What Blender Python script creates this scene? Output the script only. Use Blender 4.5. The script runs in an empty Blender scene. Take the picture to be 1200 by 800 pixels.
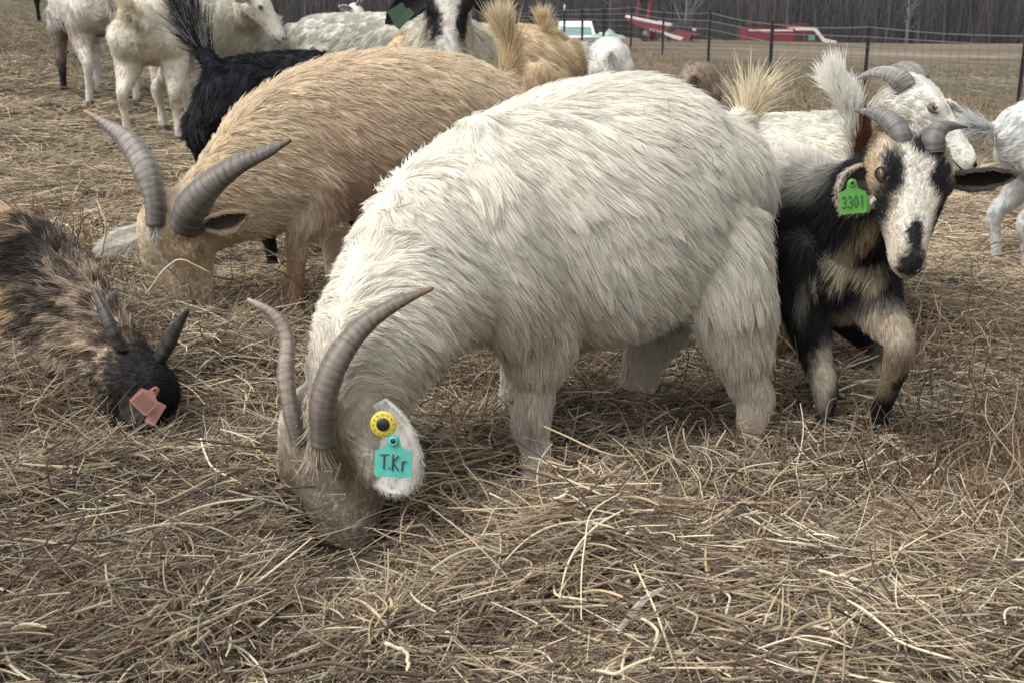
import bpy, math, random
import numpy as np
from mathutils import Vector, Matrix, kdtree
SC = bpy.context.scene
COL = SC.collection
R = math.radians
rng = np.random.default_rng(7)
random.seed(7)
PI = math.pi

# ------------------------------------------------------------------ camera
CAMZ, PITCH, FPX = 0.85, R(15.9), 1300.0
cam = bpy.data.cameras.new('camera'); camo = bpy.data.objects.new('camera', cam); COL.objects.link(camo)
camo.location = (0, 0, CAMZ); camo.rotation_euler = (R(90) - PITCH, 0, 0)
cam.sensor_width = 36; cam.lens = FPX / 1200 * 36; cam.clip_start = 0.05; cam.clip_end = 600
cam.dof.use_dof = True; cam.dof.focus_distance = 2.15; cam.dof.aperture_fstop = 11
SC.camera = camo
# ------------------------------------------------------------------ world, sun, exposure
SUN_EL, SUN_ROT = R(56), R(-112)       # rotation from +Y towards +X
w = bpy.data.worlds.new('World'); SC.world = w; w.use_nodes = True
nt = w.node_tree; bg = nt.nodes['Background']
sky = nt.nodes.new('ShaderNodeTexSky'); sky.sky_type = 'NISHITA'; sky.sun_disc = False
sky.sun_elevation = SUN_EL; sky.sun_rotation = SUN_ROT; sky.dust_density = 4.0; sky.air_density = 1.5
hs = nt.nodes.new('ShaderNodeHueSaturation'); hs.inputs['Saturation'].default_value = 0.10   # cloud cover greys the sky
nt.links.new(sky.outputs[0], hs.inputs['Color']); nt.links.new(hs.outputs[0], bg.inputs['Color'])
bg.inputs['Strength'].default_value = 0.15
sl = bpy.data.lights.new('sun', 'SUN'); sl.energy = 0.85; sl.angle = R(32); sl.color = (1.0, 0.965, 0.91)
so = bpy.data.objects.new('sun', sl); COL.objects.link(so)
sd = Vector((math.sin(SUN_ROT) * math.cos(SUN_EL), math.cos(SUN_ROT) * math.cos(SUN_EL), math.sin(SUN_EL)))
so.rotation_euler = sd.to_track_quat('Z', 'Y').to_euler(); so.location = (0, 0, 20)
SC.view_settings.view_transform = 'Standard'; SC.view_settings.look = 'None'
SC.view_settings.gamma = 1.0; SC.view_settings.use_curve_mapping = False
SC.view_settings.exposure = 0.82

CP, SP = math.cos(PITCH), math.sin(PITCH)
def P(px, py, Y):
    """the point of the place at forward distance Y that the photograph shows at (px, py)"""
    u, v = (px - 600) / FPX, (400 - py) / FPX
    t = Y / (v * SP + CP)
    return np.array([u * t, Y, CAMZ + t * (v * CP - SP)])

# ------------------------------------------------------------------ numpy noise
def vnoise(p, freq=1.0, seed=0):
    p = np.asarray(p, float) * freq + seed * 17.31
    i = np.floor(p).astype(np.int64); f = p - i; f = f * f * (3 - 2 * f)
    def h(a, b, c):
        n = (a * 374761393 + b * 668265263 + c * 2147483647 + seed * 974711) & 0xffffffff
        n = ((n ^ (n >> 13)) * 1274126177) & 0xffffffff
        return ((n ^ (n >> 16)) & 0xffffff) / float(0xffffff)
    x, y, z = i[..., 0], i[..., 1], i[..., 2]; r = 0
    for dx in (0, 1):
        for dy in (0, 1):
            for dz in (0, 1):
                r = r + h(x + dx, y + dy, z + dz) * np.abs(1 - dx - f[..., 0]) * np.abs(1 - dy - f[..., 1]) * np.abs(1 - dz - f[..., 2])
    return r * 2 - 1
def vnoise3(p, freq, seed=0):
    return np.stack([vnoise(p, freq, seed + k) for k in range(3)], -1)
class FP(np.ndarray):
    """a point that remembers the frame of the head or body it lies on"""
    pass
def fp(a, fr):
    q = np.asarray(a, float).view(FP); q.fr = fr; return q
def norm(v):
    v = np.asarray(v, float)
    return v / np.maximum(np.linalg.norm(v, axis=-1, keepdims=True), 1e-9)
def srgb(*c):
    c = np.array(c, float) / 255.0
    return np.where(c < 0.04045, c / 12.92, ((c + 0.055) / 1.055) ** 2.4)

# ------------------------------------------------------------------ terrain
_tc = []
for X in (-2.5, -1.2, 0, 1.2, 2.5):
    for Y in (-4, -1, 0.8, 1.5, 2.4, 3.3): _tc.append((X, Y, 0.0))
_tc += [(0.5, 4.5, 0.0), (1.8, 4.5, -0.02), (-0.2, 4.6, 0.04), (-1.5, 4.4, 0.10), (1.6, 7, -0.08), (4, 9, -0.2), (-3, 3.5, 0.03)]
for px, py, Y in [(170, 158, 6.1), (60, 230, 4.6), (118, 116, 7.2), (50, 60, 9.5), (30, 9, 13), (-150, 40, 11), (400, 162, 6.6), (560, 150, 7.5), (300, 52, 12), (400, 66, 14), (560, 70, 15), (700, 92, 14),
                  (900, 112, 17.6), (1011, 112, 17), (1198, 135, 14.7), (829, 82, 22), (777, 68, 27.5), (707, 56, 33), (1150, 90, 22), (1000, 75, 28), (1300, 130, 15),
                  (900, 49, 60), (1100, 49.5, 60), (1250, 51, 60), (750, 45, 60), (660, 43, 50), (600, 40, 60), (400, 40, 50), (320, 36, 40), (230, 24, 45), (0, -10, 35), (1500, 52, 60)]:
    p = P(px, py, Y); _tc.append(tuple(p))
for X in (-60, -25, 0, 25, 60): _tc += [(X, 78, -1.1), (X * 1.5, 110, -1.3), (X * 3, 300, -1.5)]
_tc = np.array(_tc)
def terr(X, Y):
    X = np.asarray(X, float); Y = np.asarray(Y, float); sh = X.shape
    X = X.ravel(); Y = np.clip(Y.ravel(), -6, 400); out = np.zeros(len(X))
    cu, cv = _tc[:, 0] / (np.abs(_tc[:, 1]) + 3), np.log(np.maximum(_tc[:, 1], -5) + 6.5)
    for s in range(0, len(X), 20000):
        x, y = X[s:s + 20000, None], Y[s:s + 20000, None]
        u, v = x / (np.abs(y) + 3), np.log(y + 6.5)
        d = ((u - cu) / 0.10) ** 2 + ((v - cv) / 0.13) ** 2
        ww = np.exp(-0.5 * d) + 1e-5 / (1 + d)
        out[s:s + 20000] = (ww * _tc[:, 2]).sum(1) / ww.sum(1)
    return out.reshape(sh)
def lumps(X, Y):
    p = np.stack([X, Y, np.zeros_like(X)], -1)
    near = np.exp(-np.maximum(np.asarray(Y) - 3, 0) / 5.0)
    h = (0.044 * vnoise(p, 2.6, 3) + 0.030 * vnoise(p, 7, 4)) * (0.35 + near) + 0.03 * vnoise(p, 0.7, 9) + .022 * near * vnoise(p, 4.6, 12)
    for cx, cy, rx, ry, z in ((-.28, 1.66, .24, .20, -.055), (-.72, 2.18, .2, .2, -.03), (.05, 1.92, .20, .20, -.055), (.5, 2.12, .15, .12, -.01), (.22, 2.3, .15, .12, 0.0), (.66, 2.2, .2, .15, -.01), (-.95, 2.95, .2, .2, -.03)):
        m = np.exp(-((((np.asarray(X) - cx) / rx) ** 2 + ((np.asarray(Y) - cy) / ry) ** 2)) ** 1.3); h = h * (1 - m) + z * m
    return h
def gz(X, Y):
    X = np.asarray(X, float); Y = np.asarray(Y, float)
    return terr(X, Y) + lumps(X, Y)
def gz1(x, y): return float(gz(np.array([x]), np.array([y]))[0])

# ------------------------------------------------------------------ materials
def newmat(name):
    m = bpy.data.materials.new(name); m.use_nodes = True
    return m, m.node_tree, m.node_tree.nodes['Principled BSDF']
def mat_plain(name, col, rough=0.6, metal=0.0, spec=0.5, noise=0.0, nscale=20, bump=0.0):
    m, t, b = newmat(name)
    b.inputs['Roughness'].default_value = rough; b.inputs['Metallic'].default_value = metal
    b.inputs['Specular IOR Level'].default_value = spec
    b.inputs['Base Color'].default_value = (*col, 1)
    if noise or bump:
        tc = t.nodes.new('ShaderNodeTexCoord'); n = t.nodes.new('ShaderNodeTexNoise')
        n.inputs['Scale'].default_value = nscale; n.inputs['Detail'].default_value = 5
        t.links.new(tc.outputs['Object'], n.inputs['Vector'])
        if noise:
            mx = t.nodes.new('ShaderNodeMix'); mx.data_type = 'RGBA'
            mx.inputs['A'].default_value = (*[c * (1 - noise) for c in col], 1); mx.inputs['B'].default_value = (*[min(1, c * (1 + noise)) for c in col], 1)
            t.links.new(n.outputs['Fac'], mx.inputs['Factor']); t.links.new(mx.outputs['Result'], b.inputs['Base Color'])
        if bump:
            bp = t.nodes.new('ShaderNodeBump'); bp.inputs['Strength'].default_value = bump; bp.inputs['Distance'].default_value = 0.01
            t.links.new(n.outputs['Fac'], bp.inputs['Height']); t.links.new(bp.outputs[0], b.inputs['Normal'])
    return m
def mat_attr(name, attr, rough=0.7, spec=0.3, trans=0.0, noise=0.0, nscale=60):
    m, t, b = newmat(name)
    a = t.nodes.new('ShaderNodeAttribute'); a.attribute_name = attr
    src = a.outputs['Color']
    if noise:
        tc = t.nodes.new('ShaderNodeTexCoord'); n = t.nodes.new('ShaderNodeTexNoise'); n.inputs['Scale'].default_value = nscale; n.inputs['Detail'].default_value = 4
        t.links.new(tc.outputs['Object'], n.inputs['Vector'])
        mr = t.nodes.new('ShaderNodeMapRange'); mr.inputs['To Min'].default_value = 1 - noise; mr.inputs['To Max'].default_value = 1 + noise
        t.links.new(n.outputs['Fac'], mr.inputs['Value'])
        vm = t.nodes.new('ShaderNodeVectorMath'); vm.operation = 'SCALE'
        t.links.new(src, vm.inputs[0]); t.links.new(mr.outputs[0], vm.inputs['Scale']); src = vm.outputs[0]
    t.links.new(src, b.inputs['Base Color'])
    b.inputs['Roughness'].default_value = rough; b.inputs['Specular IOR Level'].default_value = spec
    if trans:
        tr = t.nodes.new('ShaderNodeBsdfTranslucent'); t.links.new(src, tr.inputs['Color'])
        mx = t.nodes.new('ShaderNodeMixShader'); mx.inputs[0].default_value = trans
        out = t.nodes['Material Output']
        t.links.new(b.outputs[0], mx.inputs[1]); t.links.new(tr.outputs[0], mx.inputs[2]); t.links.new(mx.outputs[0], out.inputs['Surface'])
    return m
M = {}
M['fur'] = mat_attr('fur_strands', 'fcol', 0.62, 0.25, 0.25)
M['skin'] = mat_attr('skin_coat', 'vcol', 0.85, 0.15, 0, 0.10, 80)
M['hay'] = mat_attr('hay_strands', 'fcol', 0.75, 0.18, 0.12)
M['horn'] = mat_attr('horn_keratin', 'vcol', 0.55, 0.35, 0, 0.16, 90)
M['eye_amber'] = mat_plain('eye_amber', (0.085, 0.062, 0.036), 0.12, 0, 0.6)
M['pupil'] = mat_plain('pupil_black', (0.008, 0.008, 0.008), 0.1)
M['lid'] = mat_plain('eyelid_skin', (0.025, 0.021, 0.02), 0.85, 0, 0.15)
M['lid_tan'] = mat_plain('eyelid_tan', (0.24, 0.15, 0.09), 0.7)
M['lid_grey'] = mat_plain('eyelid_grey', (0.22, 0.17, 0.13), 0.8)
M['lid_dark'] = mat_plain('eyelid_dark', (0.02, 0.018, 0.018), 0.6)
M['lid_pale'] = mat_plain('eyelid_pale', (0.16, 0.12, 0.10), 0.8, 0, 0.2)
M['black_skin'] = mat_plain('black_skin', (0.022, 0.021, 0.022), 0.45, 0, 0.4, 0.3, 120, 0.3)
M['hoof'] = mat_plain('hoof', (0.08, 0.07, 0.06), 0.5, 0, 0.4, 0.3, 60)
M['tag_teal'] = mat_plain('tag_teal', srgb(88, 172, 160), 0.38, 0, 0.5, 0.30, 60)
M['tag_green'] = mat_plain('tag_green', srgb(84, 148, 64), 0.4, 0, 0.5, 0.30, 70)
M['tag_dgreen'] = mat_plain('tag_dark_green', srgb(34, 62, 36), 0.4, 0, 0.5, 0.15, 70)
M['tag_yellow'] = mat_plain('tag_yellow', srgb(200, 182, 70), 0.4, 0, 0.5, 0.30, 90)
M['tag_pink'] = mat_plain('tag_pink', srgb(140, 96, 85), 0.45, 0, 0.5, 0.30, 90)
M['ink'] = mat_plain('marker_ink', (0.03, 0.05, 0.06), 0.5)
M['ink_green'] = mat_plain('stamped_ink', (0.035, 0.12, 0.03), 0.5)
M['ink_pink'] = mat_plain('faded_ink', (0.30, 0.13, 0.10), 0.6)
M['black_plastic'] = mat_plain('black_plastic', (0.012, 0.012, 0.014), 0.35)
M['post'] = mat_plain('post_steel', (0.035, 0.034, 0.033), 0.6, 0.3, 0.4, 0.3, 30)
M['wire'] = mat_plain('wire_galvanised', (0.20, 0.21, 0.22), 0.45, 0.6)
M['wire_dark'] = mat_plain('wire_weathered', (0.11, 0.105, 0.10), 0.55, 0.5)
M['white_cap'] = mat_plain('white_paint', (0.75, 0.76, 0.76), 0.5)
M['bark'] = mat_plain('bark_grey', (0.085, 0.078, 0.080), 0.9, 0, 0.2, 0.4, 4)  # lightened a little to carry the haze over the far trees
M['bark_pale'] = mat_plain('bark_pale', (0.17, 0.165, 0.165), 0.9, 0, 0.2, 0.4, 4)
M['wood_floor'] = mat_plain('woodland_floor', (0.075, 0.069, 0.074), 0.95, 0, 0.1, 0.3, 0.4)
M['twig'] = mat_plain('twig_bark', (0.10, 0.072, 0.055), 0.8, 0, 0.2, 0.45, 70, 0.4)
M['stalk'] = mat_plain('dry_stalk', (0.44, 0.34, 0.21), 0.65, 0, 0.3, 0.35, 60, 0.4)
M['stalk_pale'] = mat_plain('pale_dry_stalk', (0.56, 0.48, 0.34), 0.6, 0, 0.3, 0.25, 70, 0.3)
M['husk'] = mat_plain('dry_husk', (0.50, 0.46, 0.38), 0.7, 0, 0.3, 0.3, 90, 0.5)
M['red'] = mat_plain('red_paint', (0.20, 0.030, 0.045), 0.4, 0, 0.5, 0.2, 3)
M['red_dark'] = mat_plain('red_paint_worn', (0.17, 0.025, 0.03), 0.6, 0, 0.4, 0.3, 3)
M['pink_trim'] = mat_plain('pale_trim', (0.72, 0.60, 0.60), 0.5)
M['glass'] = mat_plain('window_glass', (0.03, 0.045, 0.05), 0.08, 0, 0.8)
M['glass_green'] = mat_plain('window_glass_green', (0.16, 0.26, 0.25), 0.12, 0, 0.8)
M['tyre'] = mat_plain('tyre_rubber', (0.014, 0.014, 0.015), 0.8)
M['rim'] = mat_plain('wheel_rim', (0.35, 0.35, 0.36), 0.4, 0.6)
M['car_white'] = mat_plain('car_white_paint', (0.68, 0.74, 0.76), 0.3)
M['car_green'] = mat_plain('pale_green_paint', (0.24, 0.38, 0.32), 0.4)
M['chrome'] = mat_plain('chrome', (0.6, 0.6, 0.62), 0.25, 0.8)
M['lamp_lens'] = mat_plain('lamp_lens', (0.55, 0.55, 0.52), 0.15)

def ground_mat():
    m, t, b = newmat('ground_soil_and_litter')
    N = t.nodes; L = t.links
    g = N.new('ShaderNodeNewGeometry'); sep = N.new('ShaderNodeSeparateXYZ'); L.new(g.outputs['Position'], sep.inputs[0])
    def noise(scale, det=6, vec=None, rough=0.6):
        n = N.new('ShaderNodeTexNoise'); n.inputs['Scale'].default_value = scale; n.inputs['Detail'].default_value = det; n.inputs['Roughness'].default_value = rough
        L.new(vec or g.outputs['Position'], n.inputs['Vector']); return n
    def ramp(src, stops):
        r = N.new('ShaderNodeValToRGB'); e = r.color_ramp.elements
        while len(e) < len(stops): e.new(0.5)
        for el, (p, c) in zip(e, stops): el.position = p; el.color = (*c, 1)
        L.new(src, r.inputs[0]); return r
    def mix(f, a, c):
        x = N.new('ShaderNodeMix'); x.data_type = 'RGBA'; L.new(f, x.inputs['Factor']); L.new(a, x.inputs['A']); L.new(c, x.inputs['B']); return x.outputs['Result']
    near = ramp(noise(38, 8, rough=0.75).outputs['Fac'], [(0.30, (0.022, 0.018, 0.013)), (0.50, (0.075, 0.06, 0.042)), (0.68, (0.20, 0.16, 0.11))])
    # mown field: streaks running across the view
    mp = N.new('ShaderNodeMapping'); mp.inputs['Scale'].default_value = (0.05, 0.42, 0.2); mp.inputs['Rotation'].default_value = (0, 0, R(-7)); L.new(g.outputs['Position'], mp.inputs['Vector'])
    st = noise(1.0, 7, mp.outputs[0], 0.62)
    field = ramp(st.outputs['Fac'], [(0.38, (0.078, 0.088, 0.046)), (0.45, (0.115, 0.102, 0.068)), (0.50, (0.150, 0.118, 0.088)), (0.57, (0.185, 0.148, 0.112)), (0.66, (0.25, 0.205, 0.155))])
    fine = noise(9, 8, rough=0.7); fr = N.new('ShaderNodeMapRange'); fr.inputs['To Min'].default_value = 0.45; fr.inputs['To Max'].default_value = 1.5; L.new(fine.outputs['Fac'], fr.inputs['Value'])
    sc = N.new('ShaderNodeVectorMath'); sc.operation = 'SCALE'; L.new(field.outputs[0], sc.inputs[0]); L.new(fr.outputs[0], sc.inputs['Scale'])
    mr = N.new('ShaderNodeMapRange'); mr.inputs['From Min'].default_value = 9; mr.inputs['From Max'].default_value = 17; L.new(sep.outputs['Y'], mr.inputs['Value'])
    L.new(mix(mr.outputs[0], near.outputs[0], sc.outputs[0]), b.inputs['Base Color'])
    b.inputs['Roughness'].default_value = 0.95; b.inputs['Specular IOR Level'].default_value = 0.1
    bp = N.new('ShaderNodeBump'); bp.inputs['Strength'].default_value = 0.9; bp.inputs['Distance'].default_value = 0.03
    L.new(noise(45, 8, rough=0.7).outputs['Fac'], bp.inputs['Height']); L.new(bp.outputs[0], b.inputs['Normal'])
    return m
M['ground'] = ground_mat()

# ------------------------------------------------------------------ object helpers
def tag(o, label=None, cat=None, group=None, kind=None):
    if label: o['label'] = label
    if cat: o['category'] = cat
    if group: o['group'] = group
    if kind: o['kind'] = kind
    return o
def empty(name, loc=(0, 0, 0)):
    o = bpy.data.objects.new(name, None); o.empty_display_size = 0.1; COL.objects.link(o); o.location = tuple(loc); return o
def mesh_obj(name, V, F, mat, parent=None, smooth=True, vcol=None):
    me = bpy.data.meshes.new(name); me.from_pydata([tuple(map(float, v)) for v in V], [], [tuple(map(int, f)) for f in F]); me.update()
    if smooth: me.polygons.foreach_set('use_smooth', [True] * len(me.polygons))
    if vcol is not None:
        a = me.attributes.new('vcol', 'FLOAT_COLOR', 'POINT'); c = np.ones((len(V), 4)); c[:, :3] = vcol
        a.data.foreach_set('color', c.ravel())
    me.materials.append(mat)
    o = bpy.data.objects.new(name, me); COL.objects.link(o); attach(o, parent); return o
def attach(o, parent):
    if parent is not None:
        o.parent = parent
        p = parent; off = Vector((0, 0, 0))
        while p is not None: off += p.location; p = p.parent      # things carry location only
        o.location = o.location - off if o.type != 'EMPTY' else o.location
class MB:
    def __init__(s): s.V = []; s.F = []; s.C = []
    def add(s, V, F, col=None):
        b = len(s.V); s.V += [tuple(v) for v in V]; s.F += [tuple(i + b for i in f) for f in F]
        if col is not None: s.C += [tuple(c) for c in (np.broadcast_to(col, (len(V), 3)))]
        return s
    def box(s, c, d, rz=0, rx=0, ry=0, bev=0.0):
        m = Matrix.Rotation(rz, 3, 'Z') @ Matrix.Rotation(ry, 3, 'Y') @ Matrix.Rotation(rx, 3, 'X')
        x, y, z = d[0] / 2, d[1] / 2, d[2] / 2; b = min(bev, x * .9, y * .9, z * .9)
        if b <= 0:
            vs = [Vector((i * x, j * y, k * z)) for i in (-1, 1) for j in (-1, 1) for k in (-1, 1)]
            fs = [(0, 1, 3, 2), (4, 6, 7, 5), (0, 4, 5, 1), (2, 3, 7, 6), (0, 2, 6, 4), (1, 5, 7, 3)]
        else:
            prof = [(x - b, y), (-(x - b), y), (-x, y - b), (-x, -(y - b)), (-(x - b), -y), (x - b, -y), (x, -(y - b)), (x, y - b)]
            vs = []; fs = []
            for zz, k in ((-z, 1 - b / max(x, y)), (-z + b, 1), (z - b, 1), (z, 1 - b / max(x, y))):
                vs += [Vector((a * k, q * k, zz)) for a, q in prof]
            for r in range(3):
                for i in range(8): j = (i + 1) % 8; fs.append((r * 8 + i, r * 8 + j, r * 8 + 8 + j, r * 8 + 8 + i))
            fs += [tuple(range(7, -1, -1)), tuple(range(24, 32))]
        return s.add([tuple(m @ v + Vector(c)) for v in vs], fs)
    def tube(s, pts, rad, seg=8, col=None, caps=True):
        pts = np.array(pts, float); n = len(pts); rad = np.broadcast_to(rad, (n,))
        t = norm(np.gradient(pts, axis=0)); ref = np.array([0, 0, 1.0]) if abs(t[0][2]) < .9 else np.array([1.0, 0, 0])
        V = []; a = norm(np.cross(t[0], ref))
        for i in range(n):
            a = norm(a - t[i] * np.dot(a, t[i])); b = np.cross(t[i], a)
            for k in range(seg):
                th = 2 * PI * k / seg; V.append(pts[i] + rad[i] * (math.cos(th) * a + math.sin(th) * b))
        F = [(i * seg + k, i * seg + (k + 1) % seg, (i + 1) * seg + (k + 1) % seg, (i + 1) * seg + k) for i in range(n - 1) for k in range(seg)]
        if caps: F += [tuple(range(seg - 1, -1, -1)), tuple((n - 1) * seg + k for k in range(seg))]
        return s.add(V, F, col)
    def prism(s, prof, y0, y1, f=lambda x, y, z: (x, y, z)):
        n = len(prof); V = [f(x, y0, z) for x, z in prof] + [f(x, y1, z) for x, z in prof]
        F = [tuple(range(n)), tuple(range(2 * n - 1, n - 1, -1))] + [(i, n + i, n + (i + 1) % n, (i + 1) % n) for i in range(n)]
        return s.add(V, F)
    def lathe(s, c, axis, prof, seg=20):
        ax = norm(np.array(axis, float)); ref = np.array([0, 0, 1.0]) if abs(ax[2]) < .9 else np.array([1.0, 0, 0]); a = norm(np.cross(ax, ref)); b = np.cross(ax, a)
        V = [np.array(c) + ax * h + r * (math.cos(2 * PI * k / seg) * a + math.sin(2 * PI * k / seg) * b) for r, h in prof for k in range(seg)]
        n = len(prof)
        F = [(i * seg + k, i * seg + (k + 1) % seg, (i + 1) * seg + (k + 1) % seg, (i + 1) * seg + k) for i in range(n - 1) for k in range(seg)]
        return s.add(V, F)
    def build(s, name, mat, parent=None, smooth=False, label=None):
        o = mesh_obj(name, s.V, s.F, mat, parent, smooth, np.array(s.C) if s.C else None)
        if label: o['label'] = label
        return o
def cr(nodes, per=5):
    """Catmull-Rom through the rows of nodes"""
    a = np.array(nodes, float); n = len(a); e = np.vstack([2 * a[0] - a[1], a, 2 * a[-1] - a[-2]]); out = []
    for i in range(n - 1):
        p0, p1, p2, p3 = e[i:i + 4]
        for k in range(per):
            t = k / per; out.append(.5 * (2 * p1 + (p2 - p0) * t + (2 * p0 - 5 * p1 + 4 * p2 - p3) * t * t + (3 * p1 - p0 - 3 * p2 + p3) * t ** 3))
    out.append(a[-1]); return np.array(out)
def strands(name, pts, radius, col, mat, parent=None):
    """pts (n,k,3) world, radius (n,k) or (k,), col (n,3): one hair-curves object"""
    n, k, _ = pts.shape
    cu = bpy.data.hair_curves.new(name); cu.add_curves([k] * n)
    org = np.zeros(3)
    p = parent
    while p is not None: org = org + np.array(p.location); p = p.parent
    cu.attributes['position'].data.foreach_set('vector', (pts - org).astype(np.float32).ravel())
    ra = cu.attributes.new('radius', 'FLOAT', 'POINT') if 'radius' not in cu.attributes else cu.attributes['radius']
    ra.data.foreach_set('value', np.broadcast_to(radius, (n, k)).astype(np.float32).ravel())
    ca = cu.attributes.new('fcol', 'FLOAT_COLOR', 'CURVE'); c = np.ones((n, 4), np.float32); c[:, :3] = np.clip(col, 0, 1)
    ca.data.foreach_set('color', c.ravel()); cu.materials.append(mat)
    o = bpy.data.objects.new(name, cu); COL.objects.link(o)
    if parent is not None: o.parent = parent
    return o

# ------------------------------------------------------------------ setting: ground, far field
def build_ground():
    xs = np.concatenate([np.linspace(-3, 3, 150)[1:-1], 3 * 1.045 ** np.arange(0, 105), -3 * 1.045 ** np.arange(0, 105)]); xs.sort()
    ys = np.concatenate([[-30, -10, -5, -2], np.linspace(0, 4, 110), 4 * 1.022 ** np.arange(1, 205)]); ys.sort()
    X, Y = np.meshgrid(xs, ys); Z = gz(X, Y)
    V = np.stack([X, Y, Z], -1).reshape(-1, 3); nx, ny = len(xs), len(ys)
    i, j = np.meshgrid(np.arange(nx - 1), np.arange(ny - 1)); a = (j * nx + i).ravel()
    F = np.stack([a, a + 1, a + 1 + nx, a + nx], -1)
    me = bpy.data.meshes.new('ground'); me.from_pydata(V.tolist(), [], F.tolist()); me.polygons.foreach_set('use_smooth', [True] * len(F)); me.materials.append(M['ground'])
    o = bpy.data.objects.new('ground', me); COL.objects.link(o); tag(o, kind='structure')
build_ground()
def build_hill():
    V = []; F = []; n = 60
    for i in range(n):
        x = -260 + 520 * i / (n - 1)
        for k, (y, z) in enumerate([(112, -2), (124, 5), (136, 11), (155, 17), (200, 24), (290, 26)]):
            V.append((x, y + 3 * math.sin(x * .05 + k), z + 1.2 * math.sin(x * .11 + k * 2) * (k > 0)))
    for i in range(n - 1):
        for k in range(5): F.append((i * 6 + k, (i + 1) * 6 + k, (i + 1) * 6 + k + 1, i * 6 + k + 1))
    tag(mesh_obj('hill', V, F, M['wood_floor']), kind='structure')
build_hill()

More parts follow.
